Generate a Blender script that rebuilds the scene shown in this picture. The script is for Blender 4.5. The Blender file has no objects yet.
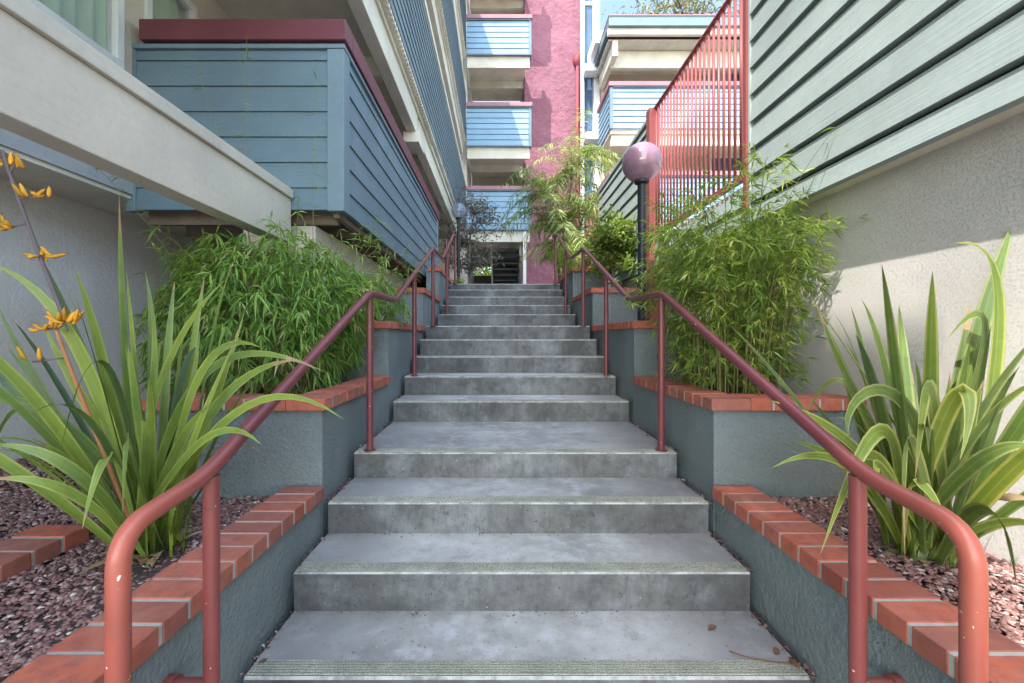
import bpy, math, random
import numpy as np
from mathutils import Vector

random.seed(7)
rng = np.random.default_rng(7)
scene = bpy.context.scene
COL = scene.collection
F = 430.0                      # focal length in pixels of the 1024 px wide view
VX, VY = 500.0, 337.0          # where the stair axis vanishes


def at(px, py, Y):
    """a point of the place seen in direction (px, py), Y metres ahead of the eye"""
    return Vector(((px - VX) / F * Y, Y, (VY - py) / F * Y))


# ------------------------------------------------------------------ objects
ORG = {}


def tag(o, label=None, cat=None, group=None, kind=None):
    if label: o['label'] = label
    if cat: o['category'] = cat
    if group: o['group'] = group
    if kind: o['kind'] = kind
    return o


def thing(name, label, cat, loc, group=None):
    o = bpy.data.objects.new(name, None)
    o.empty_display_size = 0.1
    o.location = loc
    COL.objects.link(o)
    ORG[o.name] = Vector(loc)
    return tag(o, label, cat, group)


class MB:
    def __init__(self):
        self.v, self.f, self.m, self.s = [], [], [], []
        self.va = []

    def add(self, verts, faces, mat=0, shade=None, va=None):
        b = len(self.v)
        self.v.extend([tuple(p) for p in verts])
        self.va.extend(va if va is not None else [0.0] * len(verts))
        sh = random.random() if shade is None else shade
        for f in faces:
            self.f.append(tuple(i + b for i in f))
            self.m.append(mat)
            self.s.append(sh)

    def box(self, x0, x1, y0, y1, z0, z1, mat=0, shade=None):
        if x0 > x1: x0, x1 = x1, x0
        if y0 > y1: y0, y1 = y1, y0
        if z0 > z1: z0, z1 = z1, z0
        v = [(x0, y0, z0), (x1, y0, z0), (x1, y1, z0), (x0, y1, z0), (x0, y0, z1), (x1, y0, z1), (x1, y1, z1), (x0, y1, z1)]
        self.add(v, [(0, 3, 2, 1), (4, 5, 6, 7), (0, 1, 5, 4), (1, 2, 6, 5), (2, 3, 7, 6), (3, 0, 4, 7)], mat, shade)

    def tube(self, pts, r, n=12, mat=0, shade=None, cap=True):
        pts = [Vector(p) for p in pts]
        k = len(pts)
        rad = r if isinstance(r, (list, tuple)) else [r] * k
        t0 = (pts[1] - pts[0]).normalized()
        u = t0.orthogonal().normalized()
        vs, fs = [], []
        for i, p in enumerate(pts):
            a = pts[min(i + 1, k - 1)] - pts[max(i - 1, 0)]
            t = a.normalized() if a.length > 1e-9 else t0
            u = (u - t * u.dot(t))
            u = u.normalized() if u.length > 1e-6 else t.orthogonal().normalized()
            w = t.cross(u)
            for j in range(n):
                c = 2 * math.pi * j / n
                vs.append(p + (u * math.cos(c) + w * math.sin(c)) * rad[i])
        for i in range(k - 1):
            for j in range(n):
                a = i * n + j; b = i * n + (j + 1) % n
                fs.append((a, b, b + n, a + n))
        if cap:
            fs.append(tuple(reversed(range(n))))
            fs.append(tuple(range((k - 1) * n, k * n)))
        self.add(vs, fs, mat, shade)

    def sphere(self, c, r, nu=32, nv=18, mat=0, sz=1.0):
        vs = [(c[0], c[1], c[2] - r * sz)]
        for i in range(1, nv):
            a = -math.pi / 2 + math.pi * i / nv
            for j in range(nu):
                b = 2 * math.pi * j / nu
                vs.append((c[0] + r * math.cos(a) * math.cos(b), c[1] + r * math.cos(a) * math.sin(b), c[2] + r * sz * math.sin(a)))
        vs.append((c[0], c[1], c[2] + r * sz))
        fs = []
        for j in range(nu):
            fs.append((0, 1 + (j + 1) % nu, 1 + j))
        for i in range(nv - 2):
            for j in range(nu):
                a = 1 + i * nu + j; b = 1 + i * nu + (j + 1) % nu
                fs.append((a, b, b + nu, a + nu))
        e = len(vs) - 1; s = 1 + (nv - 2) * nu
        for j in range(nu):
            fs.append((s + j, s + (j + 1) % nu, e))
        self.add(vs, fs, mat)

    def build(self, name, mats, parent=None, smooth=False, bevel=0, label=None, kind=None, base=None):
        org = Vector((0, 0, 0))
        if parent is not None:
            org = ORG[parent.name]
        elif base is not None:
            org = Vector(base)
        me = bpy.data.meshes.new(name)
        me.from_pydata([(p[0] - org.x, p[1] - org.y, p[2] - org.z) for p in self.v], [], self.f)
        for m in (mats if isinstance(mats, (list, tuple)) else [mats]):
            me.materials.append(m)
        me.polygons.foreach_set('material_index', self.m)
        at_ = me.attributes.new('shade', 'FLOAT', 'FACE'); at_.data.foreach_set('value', self.s)
        ap = me.attributes.new('across', 'FLOAT', 'POINT'); ap.data.foreach_set('value', self.va)
        if smooth:
            me.polygons.foreach_set('use_smooth', [True] * len(me.polygons))
        me.update()
        o = bpy.data.objects.new(name, me)
        COL.objects.link(o)
        if parent is not None:
            o.parent = parent
            ORG[o.name] = org
        else:
            o.location = org
            ORG[o.name] = org
        if smooth == 'auto':
            try:
                me.set_sharp_from_angle(angle=math.radians(40))
            except Exception:
                pass
        if bevel:
            b = o.modifiers.new('bevel', 'BEVEL'); b.width = bevel; b.segments = 2; b.limit_method = 'ANGLE'
        if label: o['label'] = label
        if kind: o['kind'] = kind
        return o


def bulk(name, verts, faces, shade, mat, parent=None, kind=None, base=None, smooth=False):
    """fast mesh out of equal-sized faces (numpy)"""
    org = ORG[parent.name] if parent is not None else Vector(base or (0, 0, 0))
    verts = np.asarray(verts, dtype=np.float32).reshape(-1, 3) - np.array(org, dtype=np.float32)
    faces = np.asarray(faces, dtype=np.int32)
    n, k = faces.shape
    me = bpy.data.meshes.new(name)
    me.vertices.add(len(verts)); me.vertices.foreach_set('co', verts.ravel())
    me.loops.add(n * k); me.loops.foreach_set('vertex_index', faces.ravel())
    me.polygons.add(n)
    me.polygons.foreach_set('loop_start', np.arange(n, dtype=np.int32) * k)
    me.polygons.foreach_set('loop_total', np.full(n, k, dtype=np.int32))
    me.update(calc_edges=True)
    me.materials.append(mat)
    a = me.attributes.new('shade', 'FLOAT', 'FACE'); a.data.foreach_set('value', np.asarray(shade, dtype=np.float32))
    if smooth: me.polygons.foreach_set('use_smooth', [True] * n)
    me.validate()
    o = bpy.data.objects.new(name, me); COL.objects.link(o)
    if parent is not None: o.parent = parent
    else: o.location = org
    ORG[o.name] = org
    if kind: o['kind'] = kind
    return o


# ------------------------------------------------------------------ materials
def lin(r, g, b):
    f = lambda c: (c / 255 / 12.92) if c <= 10 else ((c / 255 + .055) / 1.055) ** 2.4
    return (f(r), f(g), f(b), 1)


class NT:
    def __init__(self, name):
        self.mat = bpy.data.materials.new(name)
        self.mat.use_nodes = True
        self.t = self.mat.node_tree
        self.b = self.t.nodes['Principled BSDF']
        self.out = self.t.nodes['Material Output']
        self.pos = self.n('ShaderNodeNewGeometry').outputs['Position']

    def n(self, typ, **kw):
        x = self.t.nodes.new(typ)
        for k, v in kw.items(): setattr(x, k, v)
        return x

    def l(self, a, b): self.t.links.new(a, b)

    def scaled(self, s):
        m = self.n('ShaderNodeMapping')
        m.inputs['Scale'].default_value = s
        self.l(self.pos, m.inputs['Vector'])
        return m.outputs[0]

    def noise(self, scale, detail=4, rough=.55, vec=None):
        x = self.n('ShaderNodeTexNoise')
        x.inputs['Scale'].default_value = scale; x.inputs['Detail'].default_value = detail; x.inputs['Roughness'].default_value = rough
        self.l(vec if vec is not None else self.pos, x.inputs['Vector'])
        return x.outputs['Fac']

    def ramp(self, fac, stops):
        r = self.n('ShaderNodeValToRGB')
        while len(r.color_ramp.elements) < len(stops): r.color_ramp.elements.new(.5)
        for e, (p, c) in zip(r.color_ramp.elements, stops):
            e.position = p
            e.color = c if hasattr(c, '__len__') else (c, c, c, 1)
        self.l(fac, r.inputs[0])
        return r.outputs[0]

    def mix(self, fac, a, b, mode='MIX'):
        m = self.n('ShaderNodeMix', data_type='RGBA', blend_type=mode)
        for sock, v in ((m.inputs[0], fac), (m.inputs[6], a), (m.inputs[7], b)):
            if hasattr(v, 'is_linked'): self.l(v, sock)
            elif hasattr(v, '__len__'): sock.default_value = v
            else: sock.default_value = v
        return m.outputs[2]

    def attr(self, name):
        a = self.n('ShaderNodeAttribute', attribute_name=name)
        return a.outputs['Fac']

    def bump(self, h, strength, dist=.01):
        b = self.n('ShaderNodeBump')
        b.inputs['Strength'].default_value = strength; b.inputs['Distance'].default_value = dist
        self.l(h, b.inputs['Height']); self.l(b.outputs[0], self.b.inputs['Normal'])

    def done(self, col, rough=.7, spec=.3):
        if hasattr(col, 'is_linked'): self.l(col, self.b.inputs['Base Color'])
        else: self.b.inputs['Base Color'].default_value = col
        if hasattr(rough, 'is_linked'): self.l(rough, self.b.inputs['Roughness'])
        else: self.b.inputs['Roughness'].default_value = rough
        self.b.inputs['Specular IOR Level'].default_value = spec
        return self.mat


def mul(c, k): return (c[0] * k, c[1] * k, c[2] * k, 1)


def paint(name, c, rough=.55, grain=0, axis='y', dirt=.25, bump=.15, rnd=.06):
    """painted board or metal: soft mottling, streaks of dirt, optional embossed wood grain along an axis"""
    m = NT(name)
    n1 = m.noise(2.2, 5)
    n2 = m.noise(38, 3)
    col = m.mix(m.ramp(n1, [(.35, 0.0), (.7, 1.0)]), mul(c, 1 - dirt * .6), mul(c, 1.08))
    col = m.mix(m.ramp(n2, [(.45, 0.), (.75, dirt)]), col, mul(c, .55))
    if rnd:
        col = m.mix(m.attr('shade'), col, m.mix(1.0, col, (1 - 2.2 * rnd, 1 - 2 * rnd, 1 - 1.6 * rnd, 1), 'MULTIPLY'))
    if grain:
        s = {'y': (40, 1.6, 110), 'x': (1.6, 40, 110), 'z': (60, 60, 1.5)}[axis]
        g = m.noise(1.0, 4, .6, m.scaled(s))
        col = m.mix(m.ramp(g, [(.4, 0.), (.62, grain * .5)]), col, mul(c, .62))
        m.bump(g, grain, .006)
    else:
        m.bump(n2, bump, .003)
    return m.done(col, rough)


def stucco(name, c, bump=.5, scale=70, dirt=.3, dist=.008, pits=False):
    m = NT(name)
    n1 = m.noise(1.6, 5)
    n2 = m.noise(scale, 4, .6)
    v = m.n('ShaderNodeTexVoronoi'); v.inputs['Scale'].default_value = scale * .7
    m.l(m.pos, v.inputs['Vector'])
    st = m.noise(1.0, 4, .6, m.scaled((7, 7, .9)))
    col = m.mix(m.ramp(n1, [(.3, 0.), (.72, 1.)]), mul(c, 1 - dirt * .7), mul(c, 1.1))
    col = m.mix(m.ramp(st, [(.52, 0.), (.8, dirt * .9)]), col, mul(c, .6))
    col = m.mix(m.ramp(n2, [(.3, dirt), (.5, 0.)]), col, mul(c, .6))
    if pits:
        h = m.mix(.35, m.ramp(m.noise(scale, 7, .75), [(.36, 0.), (.50, 1.)]), m.noise(9, 4))
        col = m.mix(m.ramp(m.noise(.9, 6, .7), [(.5, 0.), (.75, .3)]), col, mul(c, .72))
    else:
        h = m.mix(.4, m.ramp(n2, [(.38, 0.), (.66, 1.)]), v.outputs['Distance'])
    m.bump(h, bump, dist)
    return m.done(col, .85, .2)


def concrete(name, c, riser=False):
    m = NT(name)
    big = m.noise(1.7, 6, .62)
    mid = m.noise(9, 6, .68)
    fine = m.noise(160, 3)
    col = m.mix(m.ramp(big, [(.36, 0.), (.64, 1.)]), mul(c, .66), mul(c, 1.16))
    col = m.mix(m.ramp(mid, [(.50, 0.), (.68, .7)]), col, (c[0] * 1.35, c[1] * 1.38, c[2] * 1.5, 1))
    col = m.mix(m.ramp(mid, [(.3, .6), (.46, 0.)]), col, mul(c, .5))
    col = m.mix(1., col, m.ramp(m.attr('shade'), [(0, (.80, .80, .80, 1)), (1, (1.10, 1.09, 1.06, 1))]), 'MULTIPLY')
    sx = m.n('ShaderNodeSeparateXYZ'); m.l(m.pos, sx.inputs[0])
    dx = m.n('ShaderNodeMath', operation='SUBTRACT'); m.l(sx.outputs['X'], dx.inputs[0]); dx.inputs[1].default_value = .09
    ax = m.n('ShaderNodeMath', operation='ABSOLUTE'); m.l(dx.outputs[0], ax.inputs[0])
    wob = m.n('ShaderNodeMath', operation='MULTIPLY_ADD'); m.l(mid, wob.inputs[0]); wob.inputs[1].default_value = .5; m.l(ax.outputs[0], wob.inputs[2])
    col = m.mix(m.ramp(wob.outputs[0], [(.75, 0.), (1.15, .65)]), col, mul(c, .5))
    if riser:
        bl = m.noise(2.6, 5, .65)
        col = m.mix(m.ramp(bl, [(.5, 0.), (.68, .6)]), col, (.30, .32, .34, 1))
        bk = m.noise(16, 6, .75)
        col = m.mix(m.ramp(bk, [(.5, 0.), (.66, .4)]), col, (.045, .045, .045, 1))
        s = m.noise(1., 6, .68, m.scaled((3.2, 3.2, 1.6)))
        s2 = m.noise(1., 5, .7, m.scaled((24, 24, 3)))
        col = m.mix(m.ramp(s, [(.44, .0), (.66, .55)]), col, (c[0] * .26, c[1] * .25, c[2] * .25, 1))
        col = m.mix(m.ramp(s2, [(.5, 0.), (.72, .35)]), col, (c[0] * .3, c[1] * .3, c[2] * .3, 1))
    spk = m.noise(75, 2, .5)
    col = m.mix(m.ramp(spk, [(.73, 0.), (.78, .5)]), col, (.62, .62, .66, 1))
    col = m.mix(m.ramp(spk, [(.27, .7), (.33, 0.)]), col, mul(c, .25))
    m.bump(m.mix(.5, mid, fine), .35, .006)
    return m.done(col, .8, .25)


def brick_mat(name):
    m = NT(name)
    sh = m.attr('shade')
    n = m.noise(30, 5, .6)
    base = m.ramp(sh, [(0, (.29, .085, .06, 1)), (.35, (.46, .125, .075, 1)), (.7, (.41, .13, .09, 1)), (1, (.27, .105, .08, 1))])
    col = m.mix(m.ramp(n, [(.42, 0.), (.68, .65)]), base, (.20, .075, .065, 1))
    col = m.mix(m.ramp(m.noise(7, 5), [(.5, 0.), (.75, .35)]), col, (.42, .24, .2, 1))
    m.bump(n, .3, .004)
    return m.done(col, .75, .25)


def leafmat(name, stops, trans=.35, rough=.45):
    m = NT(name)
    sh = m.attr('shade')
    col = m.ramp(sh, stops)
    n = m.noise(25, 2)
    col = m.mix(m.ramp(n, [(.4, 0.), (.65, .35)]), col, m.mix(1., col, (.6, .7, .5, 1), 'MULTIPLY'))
    m.done(col, rough, .4)
    t = m.n('ShaderNodeBsdfTranslucent')
    m.l(m.mix(1., col, (1.3, 1.35, .6, 1), 'MULTIPLY'), t.inputs['Color'])
    ms = m.n('ShaderNodeMixShader'); ms.inputs[0].default_value = trans
    m.l(m.b.outputs[0], ms.inputs[1]); m.l(t.outputs[0], ms.inputs[2]); m.l(ms.outputs[0], m.out.inputs['Surface'])
    return m.mat


def flaxmat(name, inner, edge, mid):
    m = NT(name)
    ac = m.attr('across')
    sh = m.attr('shade')
    ab = m.n('ShaderNodeMath', operation='ABSOLUTE'); m.l(ac, ab.inputs[0])
    col = m.ramp(ab.outputs[0], [(0., mid), (.12, inner), (.62, inner), (.78, edge), (.93, edge), (1., mul(edge, .55))])
    col = m.mix(1., col, m.ramp(sh, [(0, (.30, .40, .46, 1)), (.5, (.82, .9, .75, 1)), (1, (1.35, 1.28, .8, 1))]), 'MULTIPLY')
    g = m.noise(14, 4)
    col = m.mix(m.ramp(g, [(.45, 0.), (.7, .4)]), col, m.mix(1., col, (.6, .65, .55, 1), 'MULTIPLY'))
    st = m.n('ShaderNodeMath', operation='SINE')
    ms_ = m.n('ShaderNodeMath', operation='MULTIPLY'); m.l(ac, ms_.inputs[0]); ms_.inputs[1].default_value = 42.
    m.l(ms_.outputs[0], st.inputs[0])
    m.bump(st.outputs[0], .15, .002)
    m.done(col, .36, .5)
    t = m.n('ShaderNodeBsdfTranslucent'); m.l(m.mix(1., col, (1.3, 1.3, .6, 1), 'MULTIPLY'), t.inputs['Color'])
    ms = m.n('ShaderNodeMixShader'); ms.inputs[0].default_value = .28
    m.l(m.b.outputs[0], ms.inputs[1]); m.l(t.outputs[0], ms.inputs[2]); m.l(ms.outputs[0], m.out.inputs['Surface'])
    return m.mat


def chipped(name, c, c2):
    """maroon gloss paint with white chips; sunlight on the near newels painted in as salmon"""
    m = NT(name)
    n = m.noise(62, 3, .5)
    n2 = m.noise(5, 4)
    sep = m.n('ShaderNodeSeparateXYZ'); m.l(m.pos, sep.inputs[0])
    mr = m.n('ShaderNodeMapRange'); mr.inputs['From Min'].default_value = 1.22; mr.inputs['From Max'].default_value = .82
    m.l(sep.outputs['Y'], mr.inputs['Value'])
    newel_sun_wear = m.n('ShaderNodeMath', operation='MULTIPLY'); m.l(mr.outputs[0], newel_sun_wear.inputs[0]); newel_sun_wear.inputs[1].default_value = .85
    col = m.mix(newel_sun_wear.outputs[0], c, c2)  # salmon towards the near end stands in for sunlight on the newels
    col = m.mix(m.ramp(n2, [(.4, 0.), (.7, .35)]), col, mul(c, .7))
    col = m.mix(m.ramp(n, [(.725, 0.), (.735, 1.)]), col, (.72, .66, .62, 1))
    n3 = m.noise(30, 5, .7)
    big = m.n('ShaderNodeMath', operation='MULTIPLY'); m.l(n3, big.inputs[0]); m.l(m.ramp(newel_sun_wear.outputs[0], [(.0, .86), (.8, 1.06)]), big.inputs[1])
    col = m.mix(m.ramp(big.outputs[0], [(.70, 0.), (.715, 1.)]), col, (.66, .60, .55, 1))
    col = m.mix(m.ramp(m.noise(19, 5, .7), [(.62, 0.), (.72, .5)]), col, mul(c, .6))
    m.bump(n2, .1, .002)
    return m.done(col, .33, .5)


def glassmat(name, c, rough=.03):
    m = NT(name)
    m.b.inputs['Transmission Weight'].default_value = 0.0
    m.b.inputs['Alpha'].default_value = .38
    return m.done(c, rough, .9)


M = {}
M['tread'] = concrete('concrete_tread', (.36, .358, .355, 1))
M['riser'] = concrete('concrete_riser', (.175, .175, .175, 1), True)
def nosemat():
    m = NT('abrasive_nosing')
    a = m.noise(260, 2, .6); b = m.noise(6, 5, .65)
    col = m.mix(m.ramp(b, [(.35, 0.), (.65, 1.)]), (.30, .305, .25, 1), (.46, .46, .38, 1))
    col = m.mix(m.ramp(a, [(.38, .8), (.56, 0.)]), col, (.12, .12, .10, 1))
    m.bump(a, .6, .003)
    return m.done(col, .9, .2)


M['nose'] = nosemat()
def edgemat():
    m = NT('worn_nosing_edge')
    n = m.noise(14, 6, .7)
    col = m.mix(m.ramp(n, [(.42, 0.), (.6, 1.)]), (.40, .41, .39, 1), (.20, .20, .20, 1))
    return m.done(col, .7, .3)


M['edge'] = edgemat()
M['teal'] = stucco('teal_stucco', (.20, .24, .25, 1), .6, 60, .45)
M['brick'] = brick_mat('red_brick')
M['mortar'] = paint('mortar', (.46, .46, .43, 1), .9, dirt=.55, bump=.4)
M['soil'] = paint('planter_soil', (.07, .05, .045, 1), .95, dirt=.6, bump=.8)
M['blue'] = paint('blue_siding_x', (.14, .205, .245, 1), .55, .35, 'x', .2)
M['blue_y'] = paint('blue_siding_y', (.14, .205, .245, 1), .55, .35, 'y', .2)
M['blue_trim'] = paint('blue_trim', (.155, .22, .26, 1), .55, .0, 'z', .2)
M['pale_siding'] = paint('pale_green_siding', (.31, .365, .355, 1), .6, .3, 'y', .18)
M['pale_far'] = paint('pale_blue_far_siding', (.24, .385, .52, 1), .6, .2, 'x', .15)
M['maroon'] = paint('maroon_cap', (.15, .045, .058, 1), .5, .1, 'x', .25)
M['mauve'] = paint('faded_pink_cap', (.33, .17, .20, 1), .55, 0, 'x', .2)
M['cream'] = paint('cream_wood', (.68, .65, .56, 1), .6, .2, 'y', .2)
M['beam'] = paint('ledge_beam_paint', (.56, .51, .43, 1), .6, .15, 'y', .2)
M['soffit'] = paint('soffit_board', (.72, .67, .56, 1), .7, .2, 'y', .25)
M['beige'] = stucco('beige_wall', (.58, .51, .42, 1), .25, 50, .2)
M['lavender'] = stucco('grey_stucco', (.70, .68, .67, 1), .35, 45, .2)
M['band'] = paint('blue_grey_band', (.44, .45, .475, 1), .6, .2, 'y', .25)
M['white_stucco'] = stucco('white_stucco', (.56, .54, .515, 1), .5, 95, .22, .007, True)
M['pink'] = stucco('pink_stucco', (.26, .115, .155, 1), .6, 7, .35, .04)
M['red'] = paint('red_metal', (.27, .068, .064, 1), .4, dirt=.2)
M['pipe'] = chipped('chipped_rail_paint', (.15, .036, .042, 1), (.45, .115, .075, 1))
M['white'] = paint('white_frame', (.78, .78, .78, 1), .4, dirt=.12)
M['black'] = paint('black_post', (.02, .022, .03, 1), .4, dirt=.3)
M['dark'] = paint('dark_gap', (.03, .03, .032, 1), .9)
M['brown'] = paint('underside_wood', (.22, .17, .125, 1), .85, .3, 'x', .4)
M['curtain'] = paint('green_curtain', (.62, .80, .58, 1), .8, dirt=.1)
M['shadow_gap'] = paint('dark_wall', (.16, .16, .165, 1), .8)
M['downpipe'] = paint('red_downpipe', (.40, .10, .12, 1), .45, dirt=.2)
M['bark'] = paint('grey_bark', (.20, .16, .13, 1), .9, .6, 'z', .5)
M['culm'] = paint('bamboo_culm', (.22, .20, .07, 1), .5, dirt=.3)
M['bamboo'] = leafmat('bamboo_leaf', [(0, (.045, .11, .025, 1)), (.45, (.14, .265, .055, 1)), (.85, (.29, .42, .10, 1)), (1, (.50, .48, .22, 1))])
M['bamboo_y'] = leafmat('sun_tinted_bamboo_leaf', [(0, (.06, .13, .03, 1)), (.45, (.20, .31, .06, 1)), (.85, (.42, .50, .11, 1)), (1, (.55, .5, .22, 1))])  # lighter, yellower copy of the bamboo leaf with sunlight put into its colour
M['palm'] = leafmat('feathery_frond', [(0, (.05, .10, .03, 1)), (.5, (.19, .26, .08, 1)), (1, (.46, .46, .22, 1))])
M['shrub'] = leafmat('broad_leaf', [(0, (.035, .09, .02, 1)), (.5, (.13, .22, .045, 1)), (1, (.34, .38, .10, 1))])
M['plum'] = leafmat('plum_leaf', [(0, (.07, .095, .05, 1)), (.5, (.17, .145, .15, 1)), (1, (.30, .25, .27, 1))], .25)
M['euc'] = leafmat('eucalyptus_leaf', [(0, (.07, .08, .055, 1)), (.6, (.19, .19, .14, 1)), (1, (.42, .40, .33, 1))], .3)
M['flax'] = flaxmat('flax_leaf', (.17, .24, .065, 1), (.255, .31, .105, 1), (.20, .265, .08, 1))
M['flax_r'] = flaxmat('striped_flax_leaf', (.16, .225, .06, 1), (.36, .375, .16, 1), (.24, .30, .095, 1))
M['stalk'] = paint('flower_stalk', (.15, .12, .13, 1), .6, dirt=.3)
M['stalk_o'] = paint('orange_stalk', (.46, .20, .09, 1), .6, dirt=.3)
M['flower'] = paint('orange_flower', (.78, .36, .03, 1), .6, dirt=.3, rnd=.2)
M['dry'] = paint('dry_leaf', (.17, .075, .04, 1), .8, dirt=.4)
M['dead'] = paint('dead_leaf', (.36, .25, .13, 1), .8, dirt=.5, rnd=.15)
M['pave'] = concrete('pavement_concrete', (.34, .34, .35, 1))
M['ground'] = paint('bare_ground', (.13, .11, .09, 1), .95, dirt=.5, bump=.6)


def gravelmat():
    m = NT('purple_gravel')
    sh = m.attr('shade')
    col = m.ramp(sh, [(0, (.09, .050, .050, 1)), (.4, (.23, .125, .115, 1)), (.75, (.32, .195, .18, 1)), (.93, (.41, .31, .28, 1)), (1, (.53, .49, .46, 1))])
    m.bump(m.noise(220, 2), .3, .002)
    return m.done(col, 1., .08)


M['gravel'] = gravelmat()


def globemat(name, c, alpha):
    m = NT(name)
    fr = m.n('ShaderNodeLayerWeight'); fr.inputs[0].default_value = .35
    a = m.ramp(fr.outputs['Facing'], [(0, alpha), (1, min(1, alpha + .4))])
    m.l(a, m.b.inputs['Alpha'])
    return m.done(c, .06, .8)


M['globe'] = globemat('smoked_globe', (.26, .145, .20, 1), .86)
M['globe_far'] = globemat('clear_smoked_globe', (.20, .24, .34, 1), .45)
M['bulb'] = paint('lamp_bulb', (.8, .78, .74, 1), .4)


def winmat(name, c):
    m = NT(name)
    m.b.inputs['Metallic'].default_value = .0
    m.b.inputs['Coat Weight'].default_value = 1.
    m.b.inputs['Coat Roughness'].default_value = .01
    m.b.inputs['Alpha'].default_value = .16
    return m.done(c, .02, 1.0)


M['glass'] = winmat('lilac_reflection_glass', (.30, .27, .42, 1))  # the lilac reflection is put into the pane colour
M['glass_blue'] = paint('blue_stair_glass', (.10, .17, .27, 1), .05, dirt=.3, bump=0.02)


# ------------------------------------------------------------------ helpers for building parts
def siding(axis, plane, sgn, u0, u1, z0, z1, mb=None, first=None, pitch=.177, t=.012, back=.03, gap=.003):
    """lapped boards. axis: direction the boards run ('x' or 'y'); plane: position of the face on the other axis; sgn: outward sign"""
    mb = mb or MB()
    edges = [z0]
    z = first if first is not None else z0 + pitch
    while z < z1 - .03:
        edges.append(z); z += pitch
    edges.append(z1)
    for a, b in zip(edges[:-1], edges[1:]):
        prof = [(-back, a), (t, a), (.001, b - gap), (-back, b - gap)]
        vs = []
        for u in (u0, u1):
            for (o, zz) in prof:
                vs.append((plane + sgn * o, u, zz) if axis == 'y' else (u, plane + sgn * o, zz))
        fs = [(0, 1, 2, 3), (7, 6, 5, 4), (0, 4, 5, 1), (1, 5, 6, 2), (2, 6, 7, 3), (3, 7, 4, 0)]
        mb.add(vs, fs, 0)
    return mb


def fillet(pts, r=.06, n=6):
    pts = [Vector(p) for p in pts]
    out = [pts[0]]
    for i in range(1, len(pts) - 1):
        a, b, c = pts[i - 1], pts[i], pts[i + 1]
        d1 = (a - b); d2 = (c - b)
        rr = min(r, d1.length * .45, d2.length * .45)
        p = b + d1.normalized() * rr; q = b + d2.normalized() * rr
        for k in range(n + 1):
            t = k / n
            out.append(p * (1 - t) ** 2 + b * 2 * t * (1 - t) + q * t * t)
    out.append(pts[-1])
    return out


def bez(ps, n):
    ps = [Vector(p) for p in ps]
    out = []
    for i in range(n + 1):
        t = i / n
        q = list(ps)
        while len(q) > 1:
            q = [q[j] * (1 - t) + q[j + 1] * t for j in range(len(q) - 1)]
        out.append(q[0])
    return out


# ------------------------------------------------------------------ leaves
class Leaves:
    def __init__(self):
        self.v, self.f, self.s = [], [], []

    def leaf(self, p, d, L, W, shade, droop=.25, up=None):
        d = d.normalized()
        up = up or Vector((random.gauss(0, .5), random.gauss(0, .5), 1))
        s = d.cross(up)
        if s.length < 1e-4: s = d.orthogonal()
        s.normalize()
        nrm = s.cross(d).normalized()
        b = len(self.v)
        m = p + d * L * .42 - nrm * (W * .25)
        a1 = p + d * L * .38 + s * W * .5 + nrm * W * .1
        a2 = p + d * L * .38 - s * W * .5 + nrm * W * .1
        tip = p + d * L + Vector((0, 0, -droop * L * .5))
        self.v += [p, a1, m, a2, tip]
        self.f += [(b, b + 1, b + 2), (b, b + 2, b + 3), (b + 2, b + 1, b + 4), (b + 2, b + 4, b + 3)]
        self.s += [shade] * 4

    def build(self, name, mat, parent):
        return bulk(name, np.array([tuple(v) for v in self.v]), np.array(self.f), self.s, mat, parent)


def bamboo(root, base, spread, height, culms, nodes, leaf_len, mat, lean=(0, 0), base_r=(.3, .2), droop=.45, seedv=1, lw=.13, kmin=.35, shade0=.42, clamp=None, outbias=.0):
    """clump of arching canes carrying fans of narrow leaves"""
    random.seed(seedv)
    st = MB(); lv = Leaves()
    base = Vector(base)
    for c in range(culms):
        fi = random.uniform(0, 2 * math.pi)
        rr = math.sqrt(random.random())
        d = Vector((math.cos(fi), math.sin(fi), 0))
        p0 = base + Vector((math.cos(fi) * base_r[0] * rr, math.sin(fi) * base_r[1] * rr, 0))
        reach = spread * (.25 + .75 * random.random())
        h = height * random.uniform(.55, 1.0) * (1.0 - .25 * reach / spread)
        off = d * reach + Vector((lean[0], lean[1], 0)) * random.random()
        p1 = p0 + off * .25 + Vector((0, 0, h * 1.0))
        p2 = p0 + off + Vector((0, 0, h * (1.0 - droop * random.uniform(.6, 1.5) * reach / spread)))
        pts = bez([p0, p1, p2], 10)
        st.tube(pts, [.004 - .0003 * i for i in range(11)], 4, cap=False)
        dense = random.uniform(.7, 1.2)
        for i in range(nodes):
            t = kmin + (1 - kmin) * (i + random.random()) / nodes
            x = t * 10; k = min(9, int(x)); q = pts[k].lerp(pts[k + 1], x - k)
            for tw in range(2):
                ang = random.uniform(0, 2 * math.pi)
                td = Vector((math.cos(ang), math.sin(ang), random.uniform(-.25, .6))) + d * .5
                td.normalize()
                e = q + td * random.uniform(.03, .14)
                shd = min(1, max(0, random.gauss(shade0, .17) + .12 * (t - .5)))
                for m in range(random.randint(4, 6)):
                    ld = td + Vector((random.gauss(0, .6), random.gauss(0, .6), random.gauss(-.35, .45)))
                    if ld.length < .1: continue
                    L = leaf_len * random.uniform(.65, 1.25)
                    s2 = min(1, max(0, shd + random.gauss(0, .1) + (.45 if random.random() < .015 else 0)))
                    if clamp and not clamp(e): continue
                    lv.leaf(e, ld, L, L * lw, s2, .35)
    st.build('stems', M['culm'], root, True)
    lv.build('leaves', mat, root)


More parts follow.
